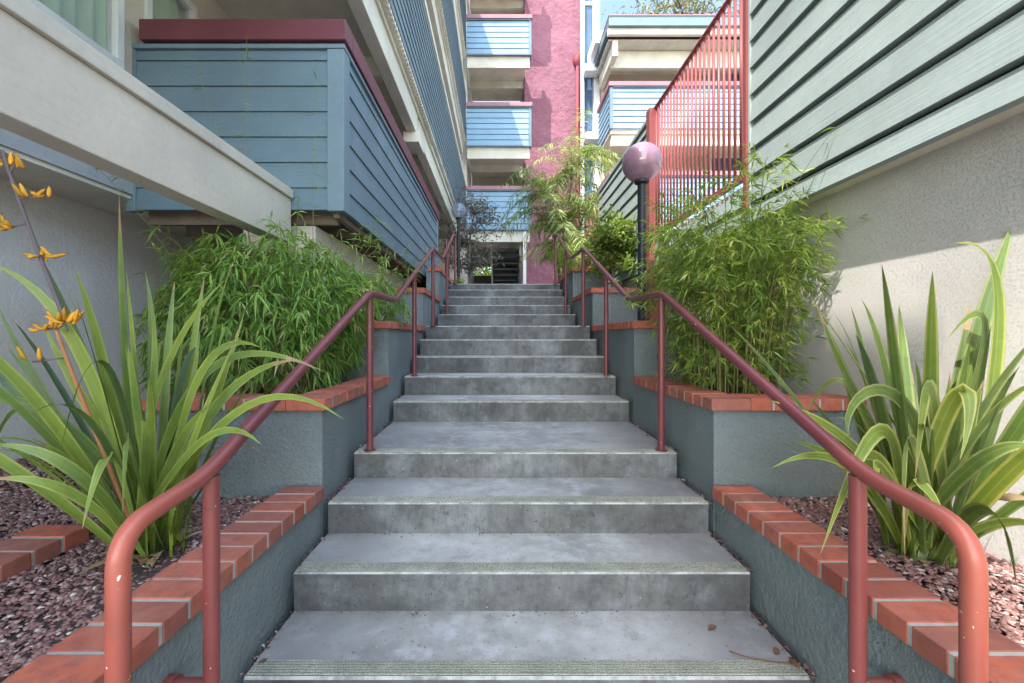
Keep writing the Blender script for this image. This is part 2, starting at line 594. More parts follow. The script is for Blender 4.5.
def flax_leaf(mb, pts, w, face, shade, fold=.25, n=16):
    """one sword leaf along a Bezier, five strips across, folded at the midrib"""
    c = bez(pts, n)
    face = Vector(face)
    vs, va, fs = [], [], []
    xs = [-1, -.72, 0, .72, 1]
    for i, p in enumerate(c):
        t = i / n
        tan = (c[min(i + 1, n)] - c[max(i - 1, 0)])
        tan = tan.normalized() if tan.length > 1e-8 else Vector((0, 0, 1))
        s = tan.cross(face)
        s = s.normalized() if s.length > 1e-4 else tan.orthogonal().normalized()
        nr = s.cross(tan).normalized()
        prof = (.45 + .55 * min(1, t / .3)) * (1 if t < .5 else max(.012, 1 - ((t - .5) / .5) ** 1.7))
        f2 = fold * (1.4 - t)
        for x in xs:
            vs.append(p + s * x * w * .5 * prof + nr * abs(x) * w * .5 * prof * f2)
            va.append(x)
    m = len(xs)
    b = len(mb.v)
    mb.v.extend([tuple(p) for p in vs]); mb.va.extend(va)
    dead = random.random()
    lim = n - (random.randint(1, 2) if dead < .35 else 0) if dead > .012 else int(n * .6)
    ph = random.uniform(0, 6)
    for i in range(n):
        for j in range(m - 1):
            a = b + i * m + j
            mb.f.append((a, a + 1, a + 1 + m, a + m))
            mb.m.append(1 if i >= lim else 0)
            mb.s.append(min(1, max(0, shade + .10 * math.sin(i * .7 + ph) + random.gauss(0, .035) + (.18 if i < 2 else 0))))


# ================================================================== SETTING
def terrain():
    xs = [-220, -60, -20, -8, -4, -3.3, -2.5, -1.5, -.9, 0, 1.05, 1.7, 2.5, 4, 8, 20, 60, 220]
    ys = [-220, -60, -20, -6, -2, 0, .4, 1.0, 2.1, 3.34, 4.85, 6.2, 7.4, 9, 13, 20, 60, 220]
    vs, fs = [], []
    for y in ys:
        for x in xs:
            if y <= 1.0: z = -1.46
            elif y >= 7.4: z = .74
            else: z = -1.46 + 2.2 * (y - 1.0) / 6.4
            vs.append((x, y, z - .05))
    n = len(xs)
    for i in range(len(ys) - 1):
        for j in range(n - 1):
            a = i * n + j; fs.append((a, a + 1, a + 1 + n, a + n))
    mb = MB(); mb.add(vs, fs)
    tag(mb.build('ground', M['ground']), kind='structure')
    mb = MB(); mb.box(-6, 6, -12, 1.02, -1.50, -1.405)
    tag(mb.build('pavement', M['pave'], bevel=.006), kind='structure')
    mb = MB(); mb.box(-1.06, 8, 7.62, 18, .70, .884)
    tag(mb.build('path', M['pave']), kind='structure')


terrain()

# ------------------------------------------------------------------ stairs
NOS = [1.383, 1.72, 2.065, 2.436, 3.337, 3.726, 4.12, 4.46, 4.80, 5.73, 6.14, 6.55, 6.90, 7.19]
ZST = [-1.10, -.945, -.7985, -.657, -.502, -.343, -.190, -.028, .122, .300, .4525, .612, .757, .886]
SX0, SX1 = -.828, 1.004
NOS = [1.02] + NOS
ZST = [-1.252] + ZST


def stairs():
    r = thing('staircase', 'broad grey concrete outdoor staircase climbing between the brick capped planters', 'staircase', (0.09, 1.0, -1.4))
    for i, (y, z) in enumerate(zip(NOS, ZST)):
        y1 = NOS[i + 1] + .0 if i + 1 < len(NOS) else 7.60
        zb = -1.46 if i == 0 else ZST[i - 1] - .12
        mb = MB()
        x0, x1 = SX0, SX1
        ye = y1 + .06 if i + 1 < len(NOS) else y1
        # tread top in small bays so that it can be very slightly uneven; riser leans in under the nose
        vs = [(x0, y + .012, zb), (x1, y + .012, zb), (x1, y + .005, z - .007), (x0, y + .005, z - .007),
              (x0, y + .012, z), (x1, y + .012, z), (x1, ye, z - .002), (x0, ye, z - .002), (x1, ye, zb), (x0, ye, zb)]
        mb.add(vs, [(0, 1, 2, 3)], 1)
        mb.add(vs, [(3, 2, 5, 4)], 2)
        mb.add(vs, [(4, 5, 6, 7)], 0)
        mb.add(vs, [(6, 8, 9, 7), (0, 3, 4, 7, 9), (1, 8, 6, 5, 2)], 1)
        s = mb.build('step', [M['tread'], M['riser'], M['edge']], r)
        nb = MB()
        for k in range(6):
            ya = y + .014 + k * .0112
            nb.box(x0 + .004, x1 - .004, ya, ya + .0066, z - .002, z + .0045)
        nb.box(x0 + .004, x1 - .004, y + .0135, y + .079, z - .004, z + .0012, 1)
        nb.build('nosing_strip', [M['nose'], M['dark']], s)


stairs()


# ------------------------------------------------------------------ planters and brick caps
def brick_run(mb, x0, x1, y0, y1, ztop, along, th=.058, pitch=.102, gap=.0125):
    L = (y1 - y0) if along == 'y' else (x1 - x0)
    n = max(1, round(L / pitch)); p = L / n
    for i in range(n):
        j = random.uniform(-.0018, .0018); jj = random.uniform(-.002, .002)
        ga = 0 if i == 0 else gap / 2; gb = 0 if i == n - 1 else gap / 2
        if along == 'y':
            mb.box(x0 + jj, x1 + jj, y0 + i * p + ga, y0 + (i + 1) * p - gb, ztop - th, ztop + j, 0)
        else:
            mb.box(x0 + i * p + ga, x0 + (i + 1) * p - gb, y0 + jj, y1 + jj, ztop - th, ztop + j, 0)
    mb.box(x0 + .0035, x1 - .0035, y0 + .0035, y1 - .0035, ztop - th + .001, ztop - .003, 1, .5)


def low_wall(side, label):
    s = -1 if side == 'l' else 1
    xi = -.848 if s < 0 else 1.024
    r = thing('planter_wall', label, 'garden wall', (xi, 1.2, -1.4), 'brick capped planter walls beside the stairs')
    wf = xi + s * .018
    mb = MB(); mb.box(wf, wf + s * .15, .30, 2.075, -1.48, -.775)
    mb.build('wall', M['teal'], r)
    mb = MB()
    brick_run(mb, min(xi, xi + s * .19), max(xi, xi + s * .19), .28, 2.074, -.718, 'y')
    mb.build('brick_cap', [M['brick'], M['mortar']], r, bevel=.003)


low_wall('l', 'low teal wall topped by a row of red bricks, between stairs and orange-flowered flax')
low_wall('r', 'low teal wall topped by a row of red bricks, between stairs and the striped flax without flowers')


def planter(side, y0, y1, zt, xout, label, zb):
    s = -1 if side == 'l' else 1
    xi = -.848 if s < 0 else 1.024
    r = thing('planter', label, 'planter', (xi + s * .3, (y0 + y1) / 2, zb), 'brick capped planter walls beside the stairs')
    wf = xi + s * .022
    yf = y0 + .025
    mb = MB()
    xa, xb = sorted((wf, xout))
    mb.box(xa, xb, yf, yf + .14, zb, zt - .058)
    xa, xb = sorted((wf, wf + s * .14))
    mb.box(xa, xb, yf + .14, y1 + .02, zb, zt - .058)
    mb.build('wall', M['teal'], r)
    mb = MB()
    xa, xb = sorted((xi, xi + s * .19))
    brick_run(mb, xa, xb, y0, y1, zt, 'y')
    xa, xb = sorted((xi + s * .192, xout))
    if xb - xa > .08:
        brick_run(mb, xa, xb, y0 + .001, y0 + .19, zt, 'x')
    mb.build('brick_cap', [M['brick'], M['mortar']], r, bevel=.003)
    if s < 0 and xb - xa > .6:
        mb = MB(); brick_run(mb, xout + .001, xout + .19, y0 + .192, y1 + .25, zt, 'y')
        mb.build('brick_cap', [M['brick'], M['mortar']], r, bevel=.003)
        mb = MB(); mb.box(xout + .02, xout + .14, yf + .142, y1 + .25, zb, zt - .06); mb.build('wall', M['teal'], r)
    mb = MB()
    xa, xb = sorted((wf + s * .142, xout + (.145 if s < 0 else 0)))
    if xb - xa > .05:
        mb.box(xa, xb, yf + .142, y1 + .018, zb, zt - .07)
        mb.build('soil', M['soil'], r)


TY = [2.08, 3.33, 4.83, 6.15, 7.6]
TZ = [-.30, .125, .555, 1.0]
LN = ['teal planter holding the large drooping bamboo, lowest on the left of the stairs',
      'second teal planter up the left side of the stairs, behind the drooping bamboo',
      'narrow teal planter third up the left side of the stairs, under the blue balcony',
      'topmost small teal planter at the head of the stairs on the left']
RN = ['teal planter holding the tall sunlit bamboo beside the right handrail',
      'teal planter the black globe lamp post rises from',
      'teal planter with the pale leafy shrub behind the black lamp post',
      'topmost small teal planter at the head of the stairs on the right']
for k in range(4):
    planter('l', TY[k], TY[k + 1] - .002, TZ[k], [-1.74, -1.28, -1.17, -1.06][k], LN[k], -1.45 + .55 * k)
    planter('r', TY[k], TY[k + 1] - .002, TZ[k], [1.775, 1.775, 1.775, 1.72][k], RN[k], -1.45 + .55 * k)

r = thing('brick_edging', 'short row of red bricks lying in the gravel left of the orange-flowered flax', 'edging', (-1.67, 1.0, -.8))
mb = MB(); brick_run(mb, -1.77, -1.575, .35, 1.65, -.722, 'y')
mb.build('bricks', [M['brick'], M['mortar']], r, bevel=.003)


# ------------------------------------------------------------------ gravel
def gravel(name, x0, x1, y0, y1, zf, n, size, label, flat=.6, chips=0.):
    base = np.array([(1, 0, 0), (0, 1, 0), (-1, 0, 0), (0, -1, 0), (0, 0, 1), (.65, .65, .5), (-.6, .6, .45), (-.6, -.65, .5), (.65, -.6, .4)], dtype=float)
    tri = np.array([(0, 5, 4), (5, 1, 4), (1, 6, 4), (6, 2, 4), (2, 7, 4), (7, 3, 4), (3, 8, 4), (8, 0, 4), (0, 1, 5), (1, 2, 6), (2, 3, 7), (3, 0, 8)])
    V = np.zeros((n, 9, 3)); S = np.zeros((n, 12))
    px = rng.uniform(x0, x1, n); py = rng.uniform(y0, y1, n)
    # stones only near where the camera looks need to be fine; keep all the same
    for i in range(n):
        sc = size * rng.uniform(.55, 1.35)
        el = rng.uniform(.6, 1.0)
        if rng.random() < chips: sc *= 1.5; el = rng.uniform(.25, .45)
        v = base * (1 + rng.normal(0, .16, (9, 3)))
        v = v * np.array([sc, sc * el, sc * flat * rng.uniform(.6, 1.2)])
        a = rng.uniform(0, 6.28); b = rng.normal(0, .35)
        ca, sa = math.cos(a), math.sin(a); cb, sb = math.cos(b), math.sin(b)
        R = np.array([[ca, -sa, 0], [sa, ca, 0], [0, 0, 1]]) @ np.array([[cb, 0, sb], [0, 1, 0], [-sb, 0, cb]])
        V[i] = v @ R.T + np.array([px[i], py[i], zf(px[i], py[i]) + rng.uniform(-.3, .25) * sc])
        sh = min(1, max(0, rng.normal(.48, .27)))
        S[i] = sh
    faces = (tri[None] + (np.arange(n) * 9)[:, None, None]).reshape(-1, 3)
    o = bulk(name, V.reshape(-1, 3), faces, S.ravel(), M['gravel'], base=((x0 + x1) / 2, (y0 + y1) / 2, -.8))
    tag(o, label, 'gravel', kind='stuff')


zl = lambda x, y: -.782 + .03 * max(0, min(1, (-x - 1.8) / 1.0)) + .012 * math.sin(5 * x + 3 * y)
zr = lambda x, y: -.775 + .012 * math.sin(6 * x + 4 * y)
mb = MB(); mb.box(-2.99, -1.02, .30, 2.09, -1.3, -.79); mb.box(-2.99, -1.73, 2.09, 5.2, -1.3, -.79); tag(mb.build('gravel_bed', M['soil']), kind='structure')
mb = MB(); mb.box(1.19, 1.775, .30, 2.1, -1.3, -.79); tag(mb.build('gravel_bed', M['soil']), kind='structure')
gravel('gravel', -2.98, -1.035, .6, 2.1, zl, 28000, .0088, 'purple brown gravel around the orange-flowered flax')
gravel('gravel', -2.98, -1.75, 2.1, 3.6, zl, 5000, .014, 'purple brown gravel in the corner between the grey wall and the left planter')
gravel('gravel', 1.205, 1.775, .6, 2.1, zr, 9500, .009, 'purple brown gravel and chips around the striped flax', .45, .35)

# litter in the joint between steps and cheek walls
LV = []


def litter():
    n = 0
    V, Fc, S = [], [], []
    for i, (y, z) in enumerate(zip(NOS, ZST)):
        y1 = NOS[i + 1] if i + 1 < len(NOS) else 7.5
        for sx in (0, 1):
            for k in range(int((y1 - y) * 150)):
                yy = rng.uniform(y, y1); e = abs(rng.normal(0, .012))
                x = (SX0 - .018 + e) if sx == 0 else (SX1 + .018 - e)
                sc = rng.uniform(.003, .009)
                zz = z + .001 if (SX0 < x < SX1) else z - .006
                b = len(V)
                d = rng.normal(0, 1, (4, 3)) * sc; d[:, 2] = np.abs(d[:, 2]) * .7
                for q in d: V.append((x + q[0], yy + q[1], zz + q[2]))
                Fc += [(b, b + 1, b + 2), (b, b + 2, b + 3), (b + 1, b + 2, b + 3)]
                S += [min(1, max(0, rng.normal(.4, .3)))] * 3
        # grit along the foot of the riser behind
        if i + 1 < len(NOS):
            for k in range(60):
                x = rng.uniform(SX0, SX1); yy = y1 - abs(rng.normal(0, .012)); sc = rng.uniform(.002, .005)
                b = len(V)
                d = rng.normal(0, 1, (4, 3)) * sc; d[:, 2] = np.abs(d[:, 2]) * .7
                for q in d: V.append((x + q[0], yy + q[1], z + .001 + q[2]))
                Fc += [(b, b + 1, b + 2), (b, b + 2, b + 3), (b + 1, b + 2, b + 3)]
                S += [min(1, max(0, rng.normal(.25, .2)))] * 3
    o = bulk('leaf_litter', np.array(V), np.array(Fc), S, M['gravel'])
    tag(o, 'crumbs and leaf litter in the joints along the stair edges', 'litter', kind='stuff')


litter()


def dry_leaf(p, a, L, label):
    mb = MB()
    c, s = math.cos(a), math.sin(a)
    pts = []
    for (u, v, w) in [(-.5, 0, .0), (-.2, .22, .25), (.15, .24, .3), (.5, 0, .12), (.15, -.22, .22), (-.2, -.22, .18), (0, 0, .05)]:
        pts.append((p[0] + L * (u * c - v * s), p[1] + L * (u * s + v * c), p[2] + .001 + w * L * .6))
    mb.add(pts, [(0, 6, 1), (1, 6, 2), (2, 6, 3), (3, 6, 4), (4, 6, 5), (5, 6, 0)])
    tag(mb.build('dry_leaf', M['dry'], smooth=True, base=p), label, 'leaf', 'fallen leaves on the steps')


dry_leaf(Vector((.80, 1.62, -1.098)), .4, .045, 'curled brown leaf lying alone on the lowest tread, farther back than the twig')
dry_leaf(Vector((.985, 1.44, -1.098)), 1.6, .05, 'brown leaf in the right corner of the lowest tread beside the twig')
dry_leaf(Vector((.965, 1.50, -1.098)), .9, .04, 'brown leaf leaning on the right wall foot behind the twig')
dry_leaf(Vector((-.80, 1.45, -1.098)), .9, .035, 'small rusty leaf in the left corner of the lowest tread')
mb = MB(); mb.tube(bez([(.80, 1.50, -1.095), (.86, 1.43, -1.085), (.95, 1.45, -1.09), (1.0, 1.43, -1.094)], 10), .0022, 5)
tag(mb.build('twig', M['dry'], base=(.9, 1.45, -1.1)), 'thin dark twig lying on the lowest tread at the right', 'twig')


# ------------------------------------------------------------------ handrails
def handrail(s, label):
    X = -.75 if s < 0 else .93
    wall = -.87 if s < 0 else 1.045
    r = thing('handrail', label, 'handrail', (X, .85, -1.25), 'red pipe handrails')
    R = .0205
    path = [(X, .845, -1.404), (X, .845, -.385), (X, 1.09, -.355), (X, 2.47, .252), (X, 3.07, .262), (X, 4.80, .99), (X, 5.62, 1.03), (X, 6.95, 1.66), (X, 7.22, 1.69)]
    pts = fillet(path[:2] + [path[2]], .075, 8)[:-1]
    pts = fillet(path, .075, 8)
    mb = MB(); mb.tube(pts, R, 18)
    mb.build('rail', M['pipe'], r, True)
    for (y, zb, zt) in [(1.118, -.92, -.36), (2.48, -.657, .24), (3.77, -.343, .545), (4.81, .122, .98), (6.08, .300, 1.24), (7.2, .886, 1.67)]:
        mb = MB(); mb.tube([(X, y, zb), (X, y, zt)], .0195, 16)
        if y > 2:
            mb.tube([(X, y, zb + .001), (X, y, zb + .008)], .036, 16)
        p = mb.build('post', M['pipe'], r, 'auto')
        if y < 2:
            mb = MB(); mb.tube([(X, y, zb + .012), (wall, y, zb + .012)], .0195, 14)
            mb.tube([(wall + (.0 if s > 0 else .0) - s * .028, y, zb + .012), (wall, y, zb + .012)], .027, 16)
            mb.build('wall_bracket', M['pipe'], p, 'auto')


handrail(-1, 'chipped red pipe handrail on the left of the stairs, next to the orange-flowered flax')
handrail(1, 'chipped red pipe handrail on the right of the stairs, in front of the striped flax')


# ------------------------------------------------------------------ lamps
def lamp(p, zb, zc, rg, rp, gm, label):
    r = thing('globe_lamp', label, 'lamp', (p[0], p[1], zb))
    mb = MB(); mb.tube([(p[0], p[1], zb), (p[0], p[1], zc - rg * 1.03)], rp, 20)
    mb.build('post', M['black'], r, 'auto')
    mb = MB(); mb.tube([(p[0], p[1], zc - rg * 1.12), (p[0], p[1], zc - rg * 1.04), (p[0], p[1], zc - rg * .93)], [rp * 1.05, rp * 1.7, rp * 1.75], 20)
    mb.build('collar', M['black'], r, 'auto')
    mb = MB(); mb.sphere((p[0], p[1], zc), rg)
    g = mb.build('globe', gm, r, True)
    mb = MB(); mb.tube([(p[0], p[1], zc - rg * .9), (p[0], p[1], zc - rg * .3)], rp * .5, 12); mb.sphere((p[0], p[1], zc + rg * .05), rg * .15, 16, 10, 0, 1.3)
    mb.build('bulb', M['bulb'], g, True)


lamp((1.32, 4.0), .05, 1.62, .181, .040, M['globe'], 'smoky pink globe lamp on a black post in the right planter')
lamp((-.905, 9.4), .74, 2.76, .165, .036, M['globe_far'], 'clear globe lamp on dark post at head of stairs beside plum leaved tree')


# ================================================================== LEFT BUILDING
def left_building():
    r = thing('apartment_building', 'blue sided apartment building overhanging the left side of the stairs, cream beams under its balconies', 'building', (-3.0, 5, -1.45))
    YE = -2.4
    mb = MB(); mb.box(-3.25, -3.0, -2.7, 13.5, -1.5, 1.02); mb.build('foundation_wall', M['lavender'], r)
    mb = MB(); mb.box(-2.998, -2.56, YE - .3, 13.5, .955, .985); mb.build('floor_soffit', M['soffit'], r)
    mb = MB(); mb.box(-2.60, -2.545, YE - .3, 3.0, .985, 1.30); mb.build('band', M['band'], r)
    mb = MB(); mb.box(-1.85, -1.33, 3.10, 7.3, -.9, .80); mb.build('crawl_wall', M['beige'], r)
    mb = MB(); mb.box(-3.24, -1.06, 13.3, 13.5, .5, 3.0); mb.build('end_wall', M['beige'], r)
    # upper walls with openings
    w = MB()
    X0, X1 = -2.75, -2.55
    wins = [(.95, 2.90, 1.79, 2.95), (3.08, 3.60, 1.00, 2.75)]
    w.box(X0, X1, YE - .3, .95, 1.302, 3.0)
    w.box(X0, X1, .95, 2.90, 1.302, 1.79); w.box(X0, X1, .95, 2.90, 2.95, 3.0)
    w.box(X0, X1, 2.90, 3.08, .985, 3.0)
    w.box(X0, X1, 3.08, 3.60, .985, 1.0); w.box(X0, X1, 3.08, 3.60, 2.75, 3.0)
    w.box(X0, X1, 3.60, 13.5, .985, 3.0)
    w.box(X0, X1, YE, 13.5, 3.0, 8.2); w.box(X0, X1, 6.5, 13.5, 8.2, 10.7)
    w.build('wall', M['beige'], r)
    for i, (a, b, c, d) in enumerate(wins):
        f = MB(); t = .055
        f.box(-2.60, -2.53, a, b, c, c + t); f.box(-2.60, -2.53, a, b, d - t, d)
        f.box(-2.60, -2.53, a, a + t, c + t, d - t); f.box(-2.60, -2.53, b - t, b, c + t, d - t)
        if i == 0: f.box(-2.59, -2.54, 2.27, 2.31, c + t, d - t)
        fo = f.build('window', M['white'], r, bevel=.004)
        g = MB(); g.box(-2.572, -2.566, a + t, b - t, c + t, d - t); g.build('pane', M['glass'], fo)
        cu = MB(); n = int((b - a) / .012)
        vs, fs = [], []
        for k in range(n + 1):
            y = a + (b - a) * k / n
            x = -2.625 + .02 * math.sin(y * 60) + .008 * math.sin(y * 23)
            vs += [(x, y, c), (x, y, d)]
        for k in range(n): fs.append((2 * k, 2 * k + 2, 2 * k + 3, 2 * k + 1))
        cu.add(vs, fs); cu.build('curtain', M['curtain'], fo, True)
        bk = MB(); bk.box(-2.74, -2.70, a, b, c, d); bk.build('room', M['shadow_gap'], fo)
    # ledge beam in front of the windows
    mb = MB(); mb.box(-1.56, -1.45, YE - .1, 2.985, .652, .955); bm = mb.build('ledge_beam', M['beam'], r, bevel=.004)
    mb = MB(); mb.box(-1.60, -1.432, YE - .1, 2.985, .957, 1.02); mb.build('ledge_cap', M['beam'], bm, bevel=.004)
    # first floor balcony
    bx, y0, y1, z0, z1 = -1.10, 3.0, 7.5, .885, 2.02
    b = siding('x', y0, -1, -2.53, bx - .10, z0 + .0, z1 - .02, first=z1 - .085 - 5 * .179)
    bo = b.build('balcony', M['blue'], r)
    b = siding('y', bx, 1, y0 + .10, y1 - .08, z0, z1 - .02, first=z1 - .085 - 5 * .179)
    b.build('side_siding', M['blue_y'], bo)
    t = MB()
    t.box(bx - .10, bx + .018, y0 - .018, y0 + .10, z0 - .01, z1 - .02)
    t.box(-2.60, -2.53, y0 - .018, y0 + .05, z0 - .01, z1 - .02)
    t.box(bx - .03, bx + .02, y1 - .08, y1 + .02, z0 - .01, z1 - .02)
    t.box(-2.60, bx + .024, y0 - .024, y0 + .06, z1 - .018, z1 + .012)
    t.box(bx - .06, bx + .024, y0 + .062, y1 + .02, z1 - .018, z1 + .012)
    t.build('trim', M['blue_trim'], bo, bevel=.004)
    t = MB()
    t.box(-2.48, bx + .04, y0 - .05, y0 + .10, z1 + .024, z1 + .165); t.box(bx - .11, bx + .04, y0 + .1005, y1 + .04, z1 + .024, z1 + .165)
    for x in (-2.3, -1.9, -1.5): t.box(x, x + .05, y0, y0 + .05, z1 + .0125, z1 + .0235)
    for k in range(7): t.box(bx - .05, bx, y0 + .3 + k * .65, y0 + .35 + k * .65, z1 + .0125, z1 + .0235)
    t.build('rail_cap', M['maroon'], bo, bevel=.006)
    t = MB()
    t.box(-2.55, bx - .035, y0 + .035, y1 - .03, z0 + .06, z0 + .12)
    for k in range(12): t.box(-2.55, bx - .08, y0 + .12 + k * .37, y0 + .165 + k * .37, z0 - .07, z0 + .058)
    t.box(bx - .075, bx - .035, y0 + .04, y1 - .04, z0 - .045, z0 - .002)
    t.build('floor', M['brown'], bo)
    # upper storeys
    for lv, (zb, zt, ya, yb, sofx) in enumerate([(3.10, 4.50, YE, 12.97, 0), (5.87, 7.25, YE, 12.97, 0), (8.5, 9.9, 6.5, 12.97, 0)]):
        px = -1.03
        b = siding('y', px, 1, ya + .0, yb, zb, zt, pitch=.117 if lv == 0 else .14)
        bo = b.build('upper_balcony', M['blue_y'], r)
        b = siding('x', ya, -1, -2.55, px - .035, zb, zt); b.build('end_siding', M['blue'], bo)
        d = MB(); n = int((yb - ya) / .075)
        for k in range(n): d.box(px - .03, px + .004, ya + k * .075, ya + k * .075 + .045, zb - .042, zb - .003)
        d.box(px - .06, px - .032, ya, yb, zb - .042, zb)
        d.build('vent_strip', M['soffit'], bo)
        c = MB()
        c.box(-2.55, px - .064, ya, yb, zb - .09, zb - .045)
        c.build('soffit', M['soffit'], bo)
        c = MB()
        c.box(-1.25, -1.12, ya + .1, 5.85, zb - .36, zb - .092); c.box(-1.25, -1.12, 5.95, yb, zb - .36, zb - .092)
        c.box(-1.29, -1.08, 5.72, 6.1, zb - .50, zb - .362)
        c.build('edge_beam', M['cream'], bo, bevel=.006)
        for k in range(4):
            yy = 4.6 + k * 2.6
            c = MB(); c.box(-2.549, -1.252, yy, yy + .12, zb - .30, zb - .093)
            c.build('cross_beam', M['cream'], bo, bevel=.006)
        c = MB(); c.box(px - .08, px + .02, ya, yb, zt + .01, zt + .10); c.build('rail_cap', M['cream'], bo, bevel=.006)
    mb = MB(); mb.box(-6, -1.0, YE, 6.5, 8.2, 8.38); mb.box(-6, -1.0, 6.5, 13.6, 10.72, 10.9); mb.build('roof', M['blue_trim'], r)
    mb = MB(); mb.box(-6, -3.25, -.6, 13.5, -1.5, 3.0); mb.box(-6, -2.75, YE, 13.5, 3.0, 8.2); mb.build('core', M['beige'], r)


left_building()


# ================================================================== FAR BUILDING
def far_building():
    r = thing('apartment_building', 'far apartment building closing the view, pink stucco tower and stacked pale blue balconies', 'building', (.8, 14, .75))
    # pink tower
    mb = MB(); mb.box(.80, 2.72, 14.05, 17.0, .74, 16); tw = mb.build('tower', M['pink'], r)
    mb = MB(); mb.tube([(2.52, 13.97, .8), (2.52, 13.97, 8.82)], .055, 12); mb.tube([(2.52, 13.97, 8.8), (2.52, 13.97, 8.93), (2.52, 13.97, 9.08)], [.06, .15, .16], 12)
    mb.build('downpipe', M['downpipe'], tw, 'auto')
    levels = [(3.27, 4.40), (5.80, 6.92), (8.56, 9.56), (11.2, 12.3)]
    for i, (z0, z1) in enumerate(levels):
        b = siding('x', 13.0, -1, -1.0, .86, z0, z1, pitch=.165, t=.014, gap=.016)
        bo = b.build('balcony', M['pale_far'], r)
        t = MB(); t.box(.862, .95, 12.975, 13.3, z0 - .01, z1); t.box(-1.0, .95, 12.96, 13.05, z1 + .002, z1 + .03)
        t.box(-1.0, .95, 12.96, 13.05, z0 - .05, z0 - .012)
        t.build('trim', M['blue_trim'], bo)
        t = MB(); t.box(-1.02, .97, 12.93, 13.1, z1 + .032, z1 + .15); t.build('rail_cap', M['mauve'], bo, bevel=.006)
        t = MB()
        t.box(-1.0, .90, 13.06, 13.16, z0 - .38, z0 - .052); t.box(-1.0, .795, 13.16, 15.4, z0 - .10, z0 - .01)
        t.box(-1.0, .795, 14.2, 14.32, z0 - .34, z0 - .102)
        t.build('floor_slab', M['soffit'], bo)
        t = MB(); t.box(-1.0, .80, 15.4, 15.6, z0, z0 + 2.50); bw = t.build('back_wall', M['beige'], bo)
        t = MB(); t.box(-.95, -.35, 15.36, 15.398, z0 + .05, z0 + 2.0); t.build('door', M['white'] if i == 1 else M['shadow_gap'], bw)
    mb = MB(); mb.box(.70, .795, 13.02, 15.4, .8, 3.2); mb.box(-1.25, -1.05, 13.52, 17.1, .8, 13); mb.box(.70, .795, 15.402, 17.1, .8, 3.2); mb.build('side_wall', M['lavender'], r)
    # open ground floor with a stair
    mb = MB()
    mb.box(-1.04, -.35, 17.0, 17.1, .8, 2.42); mb.box(-.35, .7, 17.0, 17.1, .8, 3.02); mb.box(-1.04, -.35, 17.0, 17.1, 2.80, 3.02)
    mb.build('rear_wall', M['shadow_gap'], r)
    mb = MB(); mb.box(-1.04, .79, 15.41, 17.1, 3.022, 3.262); mb.build('ground_ceiling', M['soffit'], r)
    mb = MB()
    for k in range(11):
        mb.box(-.22, .66, 14.0 + k * .24, 14.3 + k * .24, 2.78 - k * .16, 2.83 - k * .16)
    st = mb.build('stair_treads', M['shadow_gap'], r)
    mb = MB()
    for x in (-.30, .66):
        mb.add([(x, 13.9, 2.62), (x + .05, 13.9, 2.62), (x + .05, 16.8, .80), (x, 16.8, .80), (x, 13.9, 2.95), (x + .05, 13.9, 2.95), (x + .05, 16.8, 1.1), (x, 16.8, 1.1)],
               [(0, 3, 2, 1), (4, 5, 6, 7), (0, 1, 5, 4), (1, 2, 6, 5), (2, 3, 7, 6), (3, 0, 4, 7)])
    mb.build('stringer', M['soffit'], st)
    mb = MB()
    for k in range(6): mb.box(-1.0, -.32, 16.2, 16.22, .95 + k * .17, 1.06 + k * .17)
    mb.build('slat_screen', M['shadow_gap'], r)
    # wall lamps of the walkways
    for z in (2.55, 5.0):
        mb = MB(); mb.tube([(.66, 13.5, z), (.66, 13.5, z + .3)], .06, 10); mb.build('wall_light', M['bulb'], r, 'auto')
    # glazed slot to the right of the tower
    mb = MB(); mb.box(2.56, 3.0, 13.5, 13.52, .8, 15); mb.build('stair_glazing', M['glass_blue'], r)
    mb = MB()
    mb.box(2.535, 2.60, 13.28, 13.60, .8, 15); mb.box(2.90, 3.08, 13.28, 13.6, .8, 15)
    for z in (1.9, 4.2, 6.1, 8.2, 10.4): mb.box(2.602, 2.898, 13.44, 13.56, z, z + .09)
    mb.build('glazing_frame', M['white'], r)
    mb = MB()
    for bb in ((2.70, 3.18, 12.2, 13.27, 8.35, 8.70), (2.56, 3.0, 12.9, 13.27, 8.0, 8.22), (2.56, 3.05, 12.9, 13.27, 5.95, 6.16)):
        mb = MB(); mb.box(*bb); mb.build('beam_end', M['white'], r, bevel=.01)


far_building()


